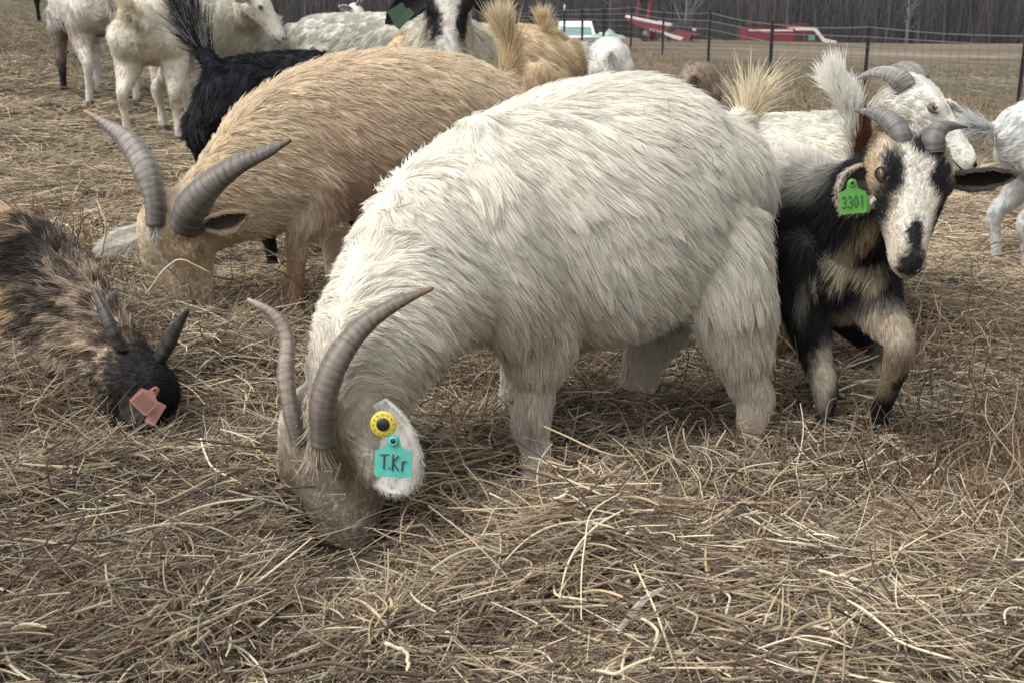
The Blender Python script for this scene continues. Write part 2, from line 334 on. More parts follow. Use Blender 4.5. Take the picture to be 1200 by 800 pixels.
# ------------------------------------------------------------------ goats
class Goat:
    """body tubes are lofted, fused into one skin, then furred"""
    def __init__(s, label, base, group='goats of the herd feeding on the hay'):
        s.root = empty('goat', base); tag(s.root, label, 'goat', group)
        s.eyes = []; s.tubes = []; s.samp = []      # (pos, r, flow, len)
    def tube(s, nodes, lateral, furlen, flow=1.0, seg=18, per=5, grav=0.5, expo=2.0):
        """nodes: (p, half height, half width); flow +1 follows the node order; furlen number or list"""
        a = np.array([[*n[0], n[1], n[2]] for n in nodes], float)
        fl = np.broadcast_to(furlen, (len(nodes),)).astype(float)
        c = cr(np.column_stack([a, fl]), per)
        p = c[:, :3]; hv = np.maximum(c[:, 3], .004); hw = np.maximum(c[:, 4], .004); t = norm(np.gradient(p, axis=0))
        s.tubes.append((p, hv, hw, t, np.array(lateral, float), seg, expo))
        for i in range(len(p)): s.samp.append((p[i], (hv[i] + hw[i]) / 2, t[i] * flow, c[i, 5], grav))
    def skin(s, voxel=0.008, smooth=6, colf=None):
        V = []; F = []
        for p, hv, hw, t, lat, seg, ex in s.tubes:
            b = len(V); n = len(p)
            # round end caps: extra rings
            rows = []
            for sgn, i in ((-1, 0),):
                for q in (0.9, 0.6): rows.append((p[i] - t[i] * min(hv[i], hw[i]) * q * .6, math.sqrt(1 - q * q), i))
            for i in range(n): rows.append((p[i], 1.0, i))
            for q in (0.6, 0.9): rows.append((p[-1] + t[-1] * min(hv[-1], hw[-1]) * q * .6, math.sqrt(1 - q * q), n - 1))
            for c, k, i in rows:
                L = lat[i] if lat.ndim == 2 else lat
                l = norm(L - t[i] * np.dot(L, t[i])); nn = np.cross(t[i], l)
                for j in range(seg):
                    th = 2 * PI * j / seg; ct, st = math.cos(th), math.sin(th)
                    V.append(c + k * (hw[i] * l * math.copysign(abs(ct) ** (2 / ex), ct) + hv[i] * nn * math.copysign(abs(st) ** (2 / ex), st)))
            m = len(rows)
            for r in range(m - 1):
                for j in range(seg): F.append((b + r * seg + j, b + r * seg + (j + 1) % seg, b + (r + 1) * seg + (j + 1) % seg, b + (r + 1) * seg + j))
            F.append(tuple(b + j for j in range(seg - 1, -1, -1))); F.append(tuple(b + (m - 1) * seg + j for j in range(seg)))
        me = bpy.data.meshes.new('tmp'); me.from_pydata([tuple(v) for v in V], [], F); me.update()
        o = bpy.data.objects.new('tmp', me); COL.objects.link(o)
        md = o.modifiers.new('r', 'REMESH'); md.mode = 'VOXEL'; md.voxel_size = voxel
        ms = o.modifiers.new('s', 'SMOOTH'); ms.factor = 0.5; ms.iterations = smooth
        dg = bpy.context.evaluated_depsgraph_get(); nm = bpy.data.meshes.new_from_object(o.evaluated_get(dg))
        bpy.data.objects.remove(o); bpy.data.meshes.remove(me)
        nm.name = 'body'; n = len(nm.vertices); co = np.empty(n * 3); nm.vertices.foreach_get('co', co); co = co.reshape(-1, 3)
        nm.polygons.foreach_set('use_smooth', [True] * len(nm.polygons))
        s.colf = colf
        c = np.ones((n, 4)); c[:, :3] = colf(co)
        at = nm.attributes.new('vcol', 'FLOAT_COLOR', 'POINT'); at.data.foreach_set('color', c.ravel())
        nm.materials.clear(); nm.materials.append(M['skin'])
        off = np.array(s.root.location); nm.vertices.foreach_set('co', (co - off).ravel()); nm.update()
        ob = bpy.data.objects.new('body', nm); COL.objects.link(ob); ob.parent = s.root; s.body = ob
        return ob
    def fur(s, count, width=0.0006, lift=0.35, clump=0.55, clumps=None, k=6, extra=None, lenvar=0.35, wave=0.10, jit=0.25, cjit=0.09, bits=0):
        me = s.body.data; off = np.array(s.root.location)
        n = len(me.vertices); co = np.empty(n * 3); me.vertices.foreach_get('co', co); co = co.reshape(-1, 3) + off
        me.calc_loop_triangles(); tr = np.empty(len(me.loop_triangles) * 3, int); me.loop_triangles.foreach_get('vertices', tr); tr = tr.reshape(-1, 3)
        vn = np.empty(n * 3); me.vertices.foreach_get('normal', vn); vn = vn.reshape(-1, 3)
        a, b, c = co[tr[:, 0]], co[tr[:, 1]], co[tr[:, 2]]; cn = np.cross(b - a, c - a); area = np.linalg.norm(cn, axis=1)
        ctr = (a + b + c) / 3; todir = norm(np.array([0, 0, CAMZ]) - ctr); face = (norm(cn) * todir).sum(1)
        wgt = area * np.where(face < -0.35, 0.3, 1.0)
        S = s.samp; sp = np.array([q[0] for q in S]); sr = np.array([q[1] for q in S]); sf = np.array([q[2] for q in S]); sL = np.array([q[3] for q in S]); sg = np.array([q[4] for q in S])
        # short-haired places get more, finer strands
        def field(p):
            L = np.empty(len(p)); f = np.empty((len(p), 3)); g = np.empty(len(p))
            for q in range(0, len(p), 20000):
                d = np.linalg.norm(p[q:q + 20000, None] - sp[None], axis=2) / sr[None]; ww = np.exp(-2.5 * d * d) + 1e-9 / (d ** 4 + 1e-3); ww /= ww.sum(1, keepdims=True)
                L[q:q + 20000] = ww @ sL; f[q:q + 20000] = ww @ sf; g[q:q + 20000] = ww @ sg
            return L, f, g
        Lc, _, _ = field(ctr); wgt = wgt * np.clip(0.045 / np.maximum(Lc, .008), .7, 3.0) * (Lc > 0.002)
        for ec, er in s.eyes: wgt = wgt * (np.linalg.norm(ctr - ec, axis=1) > er)
        wgt /= wgt.sum()
        def roots(m):
            ti = rng.choice(len(tr), m, p=wgt); u, v = rng.random(m), rng.random(m); fl = u + v > 1; u[fl] = 1 - u[fl]; v[fl] = 1 - v[fl]
            W = np.stack([1 - u - v, u, v], 1)[:, :, None]
            return (co[tr[ti]] * W).sum(1), norm((vn[tr[ti]] * W).sum(1))
        def grow(p, nrm, rnd, m):
            L, f, g = field(p)
            f = norm(f) + np.array([0, 0, -1.0]) * g[:, None] + wave * 3 * vnoise3(p, 9, 5) + wave * 1.6 * vnoise3(p, 24, 15)
            f = norm(f - nrm * (f * nrm).sum(1, keepdims=True))
            f = norm(f + rnd * jit * rng.normal(size=f.shape))
            LL = L * (1 - lenvar / 2 + lenvar * rng.random(m)) * (1 + .25 * vnoise(p, 14, 8))
            t = np.linspace(0, 1, k)[None, :, None]
            lf = (lift * (0.7 + .6 * rng.random(m)))[:, None, None]
            pts = p[:, None] + LL[:, None, None] * (f[:, None] * t + nrm[:, None] * (lf * (t - .45 * t * t)) + np.array([0, 0, -1.0]) * (.12 * t * t))
            return pts, LL
        m = count; p, nrm = roots(m); pts, LL = grow(p, nrm, 1.0, m)
        nc = clumps or max(200, count // 28); cp, cnr = roots(nc); cpts, cL = grow(cp, cnr, .6, nc)
        kd = kdtree.KDTree(nc)
        for i, q in enumerate(cp): kd.insert(q, i)
        kd.balance()
        idx = np.fromiter((kd.find(q)[1] for q in p), int, m)
        t = np.linspace(0, 1, k)[None, :, None]
        rel = (LL / np.maximum(cL[idx], 1e-4))
        guide = cp[idx][:, None] + (cpts[idx] - cp[idx][:, None]) * np.clip(rel, .3, 1.6)[:, None, None]
        kk = clump * (0.6 + .6 * rng.random(nc))[idx][:, None, None]
        pts = pts + (guide - pts) * kk * t ** 1.3
        pts += (rng.normal(size=(m, 1, 3)) * .05 * LL[:, None, None]) * t ** 2
        tcol = s.colf(p); ctone = (1 + cjit * rng.normal(size=nc))[idx]
        col = tcol * (ctone * (1 + cjit * .8 * rng.normal(size=m)))[:, None]
        prof = width * np.array([1.0, 1.0, .92, .78, .55, .18])[:k] if k == 6 else width * np.interp(np.linspace(0, 1, k), [0, .5, 1], [1, .85, .2])
        rad = prof[None, :] * (0.75 + .5 * rng.random((m, 1))) * np.clip((LL / .035) ** .35, .6, 1.25)[:, None]
        if bits:
            bp, bn = roots(bits); up_ = bn[:, 2] < .75; bp, bn = bp[up_], bn[up_]; m2 = len(bp); bd = rng.normal(size=(m2, 3)) + np.array([0, 0, -.8]); bd = norm(bd - .8 * bn * (bd * bn).sum(1, keepdims=True)); bl = .008 + .03 * rng.random(m2) ** 2
            pts = np.concatenate([pts, bp[:, None] + bn[:, None] * .016 + bl[:, None, None] * bd[:, None] * (t - .3)]); rad = np.concatenate([rad, np.full((m2, k), .0008)]); col = np.concatenate([col, np.array((.36, .28, .17)) * (.6 + .8 * rng.random((m2, 1)))])
        if extra is not None:
            for e in extra:
                ep, er, ec = e; pts = np.concatenate([pts, ep]); rad = np.concatenate([rad, er]); col = np.concatenate([col, ec])
        o = strands('fur', pts, rad, col, M['fur'], s.root); o['kind'] = 'stuff'
        return o
def tuft(path, n, length, width, r0, col, spread=0.5, k=6, up=0.0, taper=1.0, droop=0.0):
    """long hairs growing along a path (a tail): returns arrays for fur(extra=)"""
    path = cr(path, 6); t = norm(np.gradient(path, axis=0)); u = rng.random(n) ** taper; x = u * (len(path) - 1); i = np.minimum(x.astype(int), len(path) - 2); f = (x - i)[:, None]
    p = path[i] * (1 - f) + path[i + 1] * f; d = t[i]
    rd = rng.normal(size=(n, 3)); rd = norm(rd - d * (rd * d).sum(1, keepdims=True)); p = p + rd * r0 * rng.random((n, 1))
    L = length * (.6 + .7 * rng.random(n)); s = np.linspace(0, 1, k)[None, :, None]
    dd = norm(d + rd * spread * rng.random((n, 1)) + np.array([0, 0, up]) + .15 * rng.normal(size=(n, 3)))
    pts = p[:, None] + L[:, None, None] * (dd[:, None] * s + rd[:, None] * spread * .25 * s * s + np.array([0, 0, -droop]) * s * s)
    cid = vnoise3(p, 38, 77) + .5 * vnoise3(p, 90, 78); pts = pts + L[:, None, None] * .38 * cid[:, None] * s * s
    rad = width * np.interp(np.linspace(0, 1, k), [0, .6, 1], [1, .8, .2])[None] * (.7 + .6 * rng.random((n, 1)))
    c = col(p, u) if callable(col) else np.broadcast_to(col, (n, 3)) * (1 + .12 * rng.normal(size=(n, 1)))
    return pts, rad, c

def patches(base, spots, warp=0.035, freq=14, jit=0.0):
    """coat colour: base with patches (centre, radius, colour, softness) laid on the animal's body"""
    base = np.array(base, float)
    def f(p):
        q = p + warp * vnoise3(p, freq, 2) + warp * .4 * vnoise3(p, freq * 3, 6) + jit * rng.normal(size=p.shape)
        c = np.tile(base, (len(p), 1)) * (1 + .07 * vnoise(p, 8, 1)[:, None])
        for ctr, rad, colr, soft in spots:
            dq = q - np.asarray(ctr, float)
            if hasattr(ctr, 'fr'): dq = dq @ ctr.fr.T
            d = np.linalg.norm(dq / np.array(rad), axis=1)
            k = np.clip((1 - d) / soft + .5, 0, 1)[:, None]
            c = c * (1 - k) + np.array(colr) * k
        return c
    return f

HEADSEC = [(-.038, -.072, .034, .036), (-.018, -.058, .058, .052), (0, -.053, .067, .061), (.03, -.054, .071, .065), (.07, -.058, .066, .062), (.11, -.060, .056, .052),
           (.15, -.064, .047, .043), (.19, -.069, .040, .037), (.222, -.074, .036, .035), (.245, -.078, .030, .030), (.258, -.081, .018, .020)]
def head_frame(poll, nose, up, scale=1.0):
    x = norm(nose); u = np.array(up, float); z = norm(u - x * np.dot(u, x)); y = np.cross(z, x)
    fr_ = np.stack([x, y, z])
    def T(lx, ly, lz): return fp(np.array(poll, float) + scale * (lx * x + ly * y + lz * z), fr_)
    return T, x, y, z
def add_head(g, poll, nose, up, scale=1.0, wm=1.0, slit=False, ef=None, neck=None, fl=.016, open_eyes=True, lid='lid', fine=True, muzzle_mat='black_skin', nose_pad=True, ears_len=None):
    T, x, y, z = head_frame(poll, nose, up, scale)
    sec = [(T(a, 0, b), c * scale, d * scale * (1 + (wm - 1) * min(1, max(0, (.23 - a) / .1)))) for a, b, c, d in HEADSEC]
    g.tube(sec, y, [fl * 1.6, fl * 1.5, fl * 1.3, fl, fl * .8, fl * .7, fl * .6, fl * .5, fl * .35, fl * .25, fl * .2], flow=-1.0, per=3, grav=.15, expo=2.25)
    wb = wm
    for s in (-wb, wb):   # brow, cheek, nostril wing, jaw
        g.tube([(T(.035, s * .042, -.018), .020 * scale, .022 * scale), (T(.075, s * .046, -.022), .022 * scale, .022 * scale), (T(.10, s * .038, -.030), .014 * scale, .014 * scale)], y, fl * .7, flow=-1, per=2, grav=.1, seg=12)
        g.tube([(T(.02, s * .035, -.085), .030 * scale, .026 * scale), (T(.08, s * .028, -.092), .022 * scale, .020 * scale)], y, fl, flow=-1, per=2, grav=.2, seg=12)
        g.tube([(T(.225, s / wb * .017, -.062), .012 * scale, .013 * scale), (T(.248, s / wb * .016, -.070), .012 * scale, .012 * scale)], y, fl * .2, flow=-1, per=2, grav=.1, seg=12)
    g.tube([(T(.12, 0, -.098), .016 * scale, .022 * scale), (T(.20, 0, -.104), .015 * scale, .022 * scale), (T(.238, 0, -.105), .011 * scale, .016 * scale)], y, fl * .4, flow=-1, per=2, seg=12)
    g.T = T; g.hx, g.hy, g.hz, g.hs = x, y, z, scale
    if not fine: return T
    eyes_parts(g, T, x, y, z, scale, slit, lid, wm, ef)
    if nose_pad:
        for s in (-1, 1):
            mb = MB(); c = T(.2535, s * .016, -.066); mb.tube([c + scale * np.array(v) for v in [x * -.001 + y * s * .009 + z * .007, x * .005 + y * s * .002 + z * .003, x * .007 - y * s * .003 - z * .004, x * .005 - y * s * .004 - z * .010]], [.0025 * scale, .0045 * scale, .004 * scale, .002 * scale], 8)
            mb.build('nostril', M['pupil'], g.root, True)
        mb = MB(); mb.tube([T(.205, s_ * .0345, -.098 + .004 * abs(s_)) if abs(s_) > .9 else T(.235 + .020 * (1 - s_ * s_), s_ * .030, -.096) for s_ in np.linspace(-1, 1, 11)], .0022 * scale, 6)
        mb.build('mouth', M['black_skin'], g.root, True)
    return T
def eyes_parts(g, T, x, y, z, scale, slit, lid, wm=1.0, ef=None):
    for s in (-1, 1):
        c = T(.074, s * .0575 * wm, -.036); out = norm(y * s * .90 + z * .34 + x * .18); r = .0165 * scale
        if ef: c = T(.074, s * ef[0], ef[1]); out = norm(y * s * .72 + z * .66 + x * .15)
        r = r * (.80 if ef else .78); g.eyes.append((np.array(c), r * (.9 if slit else 1.15)))
        fwd = norm(x - out * np.dot(x, out)); upv = np.cross(out, fwd)
        V = []; F = []; nu, nv = 14, 18
        for i in range(nu + 1):
            ph = PI * .55 * i / nu
            for j in range(nv):
                th = 2 * PI * j / nv; V.append(c + r * (out * math.cos(ph) + math.sin(ph) * (fwd * math.cos(th) * 1.15 + upv * math.sin(th) * .82)))
        F = [(i * nv + j, i * nv + (j + 1) % nv, (i + 1) * nv + (j + 1) % nv, (i + 1) * nv + j) for i in range(nu) for j in range(nv)]
        if slit:
            e = mesh_obj('eyelid', V, F, M[lid], g.root)
            mb = MB(); mb.tube([c + r * 1.02 * norm(out + fwd * q * .9 - upv * (.35 - .25 * q * q)) for q in np.linspace(-1.1, 1.1, 9)], [.001, .0016, .002, .0022, .0022, .0022, .002, .0016, .001], 6); mb.build('lash_line', M['black_skin'], e, True); continue
        e = mesh_obj('eye', V, F, M['eye_amber'], g.root)
        pv = []
        for j in range(20):
            th = 2 * PI * j / 20; pv.append((fwd * .46 * math.cos(th) + upv * .21 * math.sin(th)))
        V = [c + r * 1.03 * norm(out + q * .9) for q in pv] + [c + r * 1.035 * out]
        mesh_obj('pupil', V, [(j, (j + 1) % 20, 20) for j in range(20)], M['pupil'], e)
        mb = MB(); ring = []
        for j in range(25):
            th = 2 * PI * j / 24; sq = (.62 if math.sin(th) > 0 else .48); q = fwd * math.cos(th) * 1.12 + upv * math.sin(th) * sq
            ring.append(c + r * (norm(out * .62 + q) * 1.09) + fwd * (.004 * scale if math.cos(th) > .9 else 0))
        mb.tube(ring, .0032 * scale, 8, caps=False); mb.build('eyelid', M[lid], e, True)

def horn(g, path, radii, flat=0.75, latv=None, ridges=26, depth=.07, dark=(.10, .085, .072), light=(.27, .235, .20), tipc=(.16, .09, .05), seg=18, label=None, per=18):
    c = cr([[*p, r] for p, r in zip(path, radii)], per); p, r = c[:, :3], c[:, 3]; t = norm(np.gradient(p, axis=0)); n = len(p)
    L = np.concatenate([[0], np.cumsum(np.linalg.norm(np.diff(p, axis=0), axis=1))]); L /= L[-1]
    a = norm(np.array(latv if latv is not None else (1, 0, .2), float)); V = []; C = []
    kn = np.cumsum(.35 + rng.random(ridges + 2) ** 2 * 1.6); kn = (kn - kn[0]) / (kn[-1] - kn[0]); PH = np.interp(L ** .85, kn, np.arange(ridges + 2)); bulge = 1 + .035 * np.interp(L, np.linspace(0, 1, 14), rng.normal(size=14))
    for i in range(n):
        a = norm(a - t[i] * np.dot(a, t[i])); b = np.cross(t[i], a)
        amp = depth * max(0, 1 - L[i] * 1.15); ph = PH[i]
        rr = r[i] * bulge[i] * (1 + amp * (abs(math.sin(PI * ph)) ** .7 - .6)); tw = L[i] * 1.1
        for k in range(seg):
            th = 2 * PI * k / seg; ca, sa = math.cos(th), math.sin(th); keel = 1 + .13 * max(0, math.cos(th - PI / 2)) ** 4
            wob = 1 + .02 * math.sin(th * 3 + ph * 2)
            V.append(p[i] + rr * keel * wob * (ca * flat * (math.cos(tw) * a + math.sin(tw) * b) + sa * (-math.sin(tw) * a + math.cos(tw) * b)))
            groove = abs(math.sin(PI * ph + .25 * math.sin(th * 2))) ** .5
            streak = .80 + .30 * math.sin(th * 2 + 3 * L[i]) * math.sin(th * 5 + L[i] * 4 + 1) + .12 * math.sin(L[i] * 140 + th * 3)
            q = (np.array(dark) * (1 - groove) * .85 + np.array(light) * groove) * streak; base = max(0, 1 - L[i] * 2.6)
            q = q * (1 - .42 * base); tp = max(0, (L[i] - .86) / .14); q = q * (1 - tp) + np.array(tipc) * tp; C.append(q)
    F = [(i * seg + k, i * seg + (k + 1) % seg, (i + 1) * seg + (k + 1) % seg, (i + 1) * seg + k) for i in range(n - 1) for k in range(seg)]
    V.append(p[-1] + t[-1] * r[-1] * .8); C.append(tipc); F += [((n - 1) * seg + k, (n - 1) * seg + (k + 1) % seg, n * seg) for k in range(seg)]
    o = mesh_obj('horn', V, F, M['horn'], g.root, True, np.array(C))
    if label: o['label'] = label
    return o
def ear(g, base, tip, nrm, width, cup=.35, sag=0.0, outer=(.5, .5, .5), inner=(.3, .25, .2), fur_n=1500, fl=.010, roundness=.9, fw=.0005, rim=None, notch=0):
    """leaf-shaped cupped ear; nrm points out of the hollow side. returns hairs for fur(extra=)"""
    base, tip, nrm = [np.array(v, float) for v in (base, tip, nrm)]; ax = tip - base; Ln = np.linalg.norm(ax); ax /= Ln; nrm = norm(nrm - ax * np.dot(nrm, ax)); sd_ = np.cross(nrm, ax)
    nu, nv = 20, 12; G = np.zeros((nu + 1, nv + 1, 3)); 
    for i in range(nu + 1):
        u = i / nu; wprof = width * (math.sin(PI * min(1, (u * .93 + .10))) ** roundness) * (1 if u < .9 else (1 - ((u - .9) / .1) ** 2 * .6))
        if i == nu: wprof *= .35
        c = base + ax * Ln * u + np.array([0, 0, -1]) * sag * u * u * Ln
        for j in range(nv + 1):
            v = j / nv * 2 - 1; cu_ = cup * (1 - u * .55)
            G[i, j] = c + sd_ * wprof * v * (1 - .18 * cu_ * v * v) + nrm * wprof * cu_ * (v * v - .25) * 1.15 + nrm * .0015 * math.sin(u * 21 + v * 5)
    dN = np.zeros_like(G); du = np.gradient(G, axis=0); dv = np.gradient(G, axis=1); dN = norm(np.cross(dv, du)); 
    if (dN[nu // 2, nv // 2] * nrm).sum() < 0: dN = -dN
    th = .0028; A = (G + dN * th).reshape(-1, 3); B = (G - dN * th).reshape(-1, 3); nA = len(A); q = lambda i, j: i * (nv + 1) + j; F = []
    for i in range(nu):
        for j in range(nv):
            F.append((q(i, j), q(i + 1, j), q(i + 1, j + 1), q(i, j + 1))); F.append((nA + q(i, j), nA + q(i, j + 1), nA + q(i + 1, j + 1), nA + q(i + 1, j)))
    bd = [q(0, j) for j in range(nv + 1)] + [q(i, nv) for i in range(1, nu + 1)] + [q(nu, j) for j in range(nv - 1, -1, -1)] + [q(i, 0) for i in range(nu - 1, 0, -1)]
    for a_, b_ in zip(bd, bd[1:] + bd[:1]): F.append((a_, b_, nA + b_, nA + a_))
    ci = np.tile(inner, (nA, 1)); co_ = np.tile(outer, (nA, 1))
    if rim is not None:
        for i in range(nu + 1):
            for j in range(nv + 1):
                if abs(j / nv * 2 - 1) > .8 or i > nu - 2: ci[q(i, j)] = rim
    ob = mesh_obj('ear', np.vstack([A, B]), F, M['skin'], g.root, True, np.vstack([ci, co_]))
    g.lastear = (G, dN, ax, nrm, sd_)
    if fur_n == 0: return ob, None
    i = rng.random(fur_n) * (nu - 1); j = rng.random(fur_n) * (nv - 1); side = np.where(rng.random(fur_n) < .65, -1.0, 1.0)
    edge = rng.random(fur_n) < .25; j[edge] = np.where(rng.random(edge.sum()) < .5, 0, nv - .01)
    ii, jj = i.astype(int), np.minimum(j.astype(int), nv - 1); fi, fj = (i - ii)[:, None], (j - jj)[:, None]
    p = (G[ii, jj] * (1 - fi) * (1 - fj) + G[ii + 1, jj] * fi * (1 - fj) + G[ii, jj + 1] * (1 - fi) * fj + G[ii + 1, jj + 1] * fi * fj)
    nn = dN[ii, jj] * side[:, None]; p = p + nn * .0025; f = norm(ax[None] + .35 * rng.normal(size=(fur_n, 3)) + np.array([0, 0, -.2])); L = fl * (.6 + .8 * rng.random(fur_n)); L[side > 0] *= .6
    s = np.linspace(0, 1, 6)[None, :, None]; pts = p[:, None] + L[:, None, None] * (f[:, None] * s + nn[:, None] * .28 * (s - .4 * s * s))
    rad = fw * np.array([1, 1, .9, .75, .5, .2])[None] * np.ones((fur_n, 1))
    c = np.where((side > 0)[:, None], np.array(inner)[None], np.array(outer)[None]) * (1 + .12 * rng.normal(size=(fur_n, 1)))
    if rim is not None: c[edge] = rim
    return ob, (pts, rad, c)
def leg(g, pts, radii, lateral, fl, hoofdir=None, hoof=True, grav=.4, hs=1.0, hoofcol='hoof'):
    g.tube([(p, r, r * .92) for p, r in zip(pts, radii)], lateral, fl, flow=1.0, seg=14, per=4, grav=grav)
    if hoof:
        e = np.array(pts[-1]); f = norm(np.array(hoofdir if hoofdir is not None else (0, -1, 0), float)); l = norm(np.cross((0, 0, 1), f))
        mb = MB()
        for s in (-1, 1):
            V = []
            for zz, k in ((-.034, 1.15), (.006, .8)):
                for (a, b_) in ((-.022, .002), (-.022, .020), (.004, .024), (.030, .012), (.034, .003), (.0, .002)): V.append(e + hs * (f * (a * k + (.006 if zz < 0 else 0)) + l * s * b_ * k + np.array([0, 0, zz])))
            mb.add(V, [tuple(range(6)), tuple(range(11, 5, -1))] + [(i, (i + 1) % 6, 6 + (i + 1) % 6, 6 + i) for i in range(6)])
        mb.build('hoof', M[hoofcol], g.root)
def eartag(g, name, c, nrm, up, w, h, mat, strokes=None, ink='ink', parent=None, stem=True, lw=.0011, label=None):
    c = np.array(c, float); n = norm(nrm); u = np.array(up, float); u = norm(u - n * np.dot(u, n)); r = np.cross(u, n)
    prof = []
    W, H = w / 2, h / 2; neck = w * .17
    def arc(cx, cy, rr, a0, a1, k=5): return [(cx + rr * math.cos(a0 + (a1 - a0) * i / k), cy + rr * math.sin(a0 + (a1 - a0) * i / k)) for i in range(k + 1)]
    b = w * .08
    pr = arc(-W + b, -H + b, b, PI, 1.5 * PI) + arc(W - b, -H + b, b, 1.5 * PI, 2 * PI)
    if stem:
        pr += arc(W - b, H * .25 - b, b, 0, PI / 2) + [(neck * 1.25, H * .42)] + arc(0, H - neck, neck, 0, PI, 8) + [(-neck * 1.25, H * .42)] + arc(-W + b, H * .25 - b, b, PI / 2, PI)
    else: pr += arc(W - b, H - b, b, 0, PI / 2) + arc(-W + b, H - b, b, PI / 2, PI)
    k = len(pr); th = .0013
    bend = lambda x, y: .06 * x * x / w
    V = [c + r * x + u * y + n * (th - bend(x, y)) for x, y in pr] + [c + r * x + u * y + n * (-th - bend(x, y)) for x, y in pr]
    F = [tuple(range(k)), tuple(range(2 * k - 1, k - 1, -1))] + [((i + 1) % k, i, k + i, k + (i + 1) % k) for i in range(k)]
    o = mesh_obj(name, V, F, M[mat], parent or g.root, False)
    if label: o['label'] = label
    if strokes:
        mb = MB(); 
        for st in strokes: mb.tube([c + r * x * w + u * y * h + n * (th + .0004) for x, y in st], lw, 5)
        mb.build('lettering', M[ink], o)
    if stem:
        mb = MB(); mb.lathe(c + u * (H - neck) + n * th, n, [(neck * .75, 0), (neck * .75, .003), (neck * .45, .0038), (neck * .4, .002), (.0001, .0018)], 16); mb.build('stud', M[mat], o, True)
        mb = MB(); mb.lathe(c + u * (H - neck) + n * (th + .0021), n, [(neck * .38, 0), (neck * .36, .001), (.0001, .0012)], 12); mb.build('stud_hole', M['black_plastic'], o, True)
    return o

WHITE = (.74, .72, .65); CREAM = (.60, .55, .43); DIRTY = (.50, .45, .36); TAN = (.71, .60, .46); BLACKF = (.018, .018, .021)

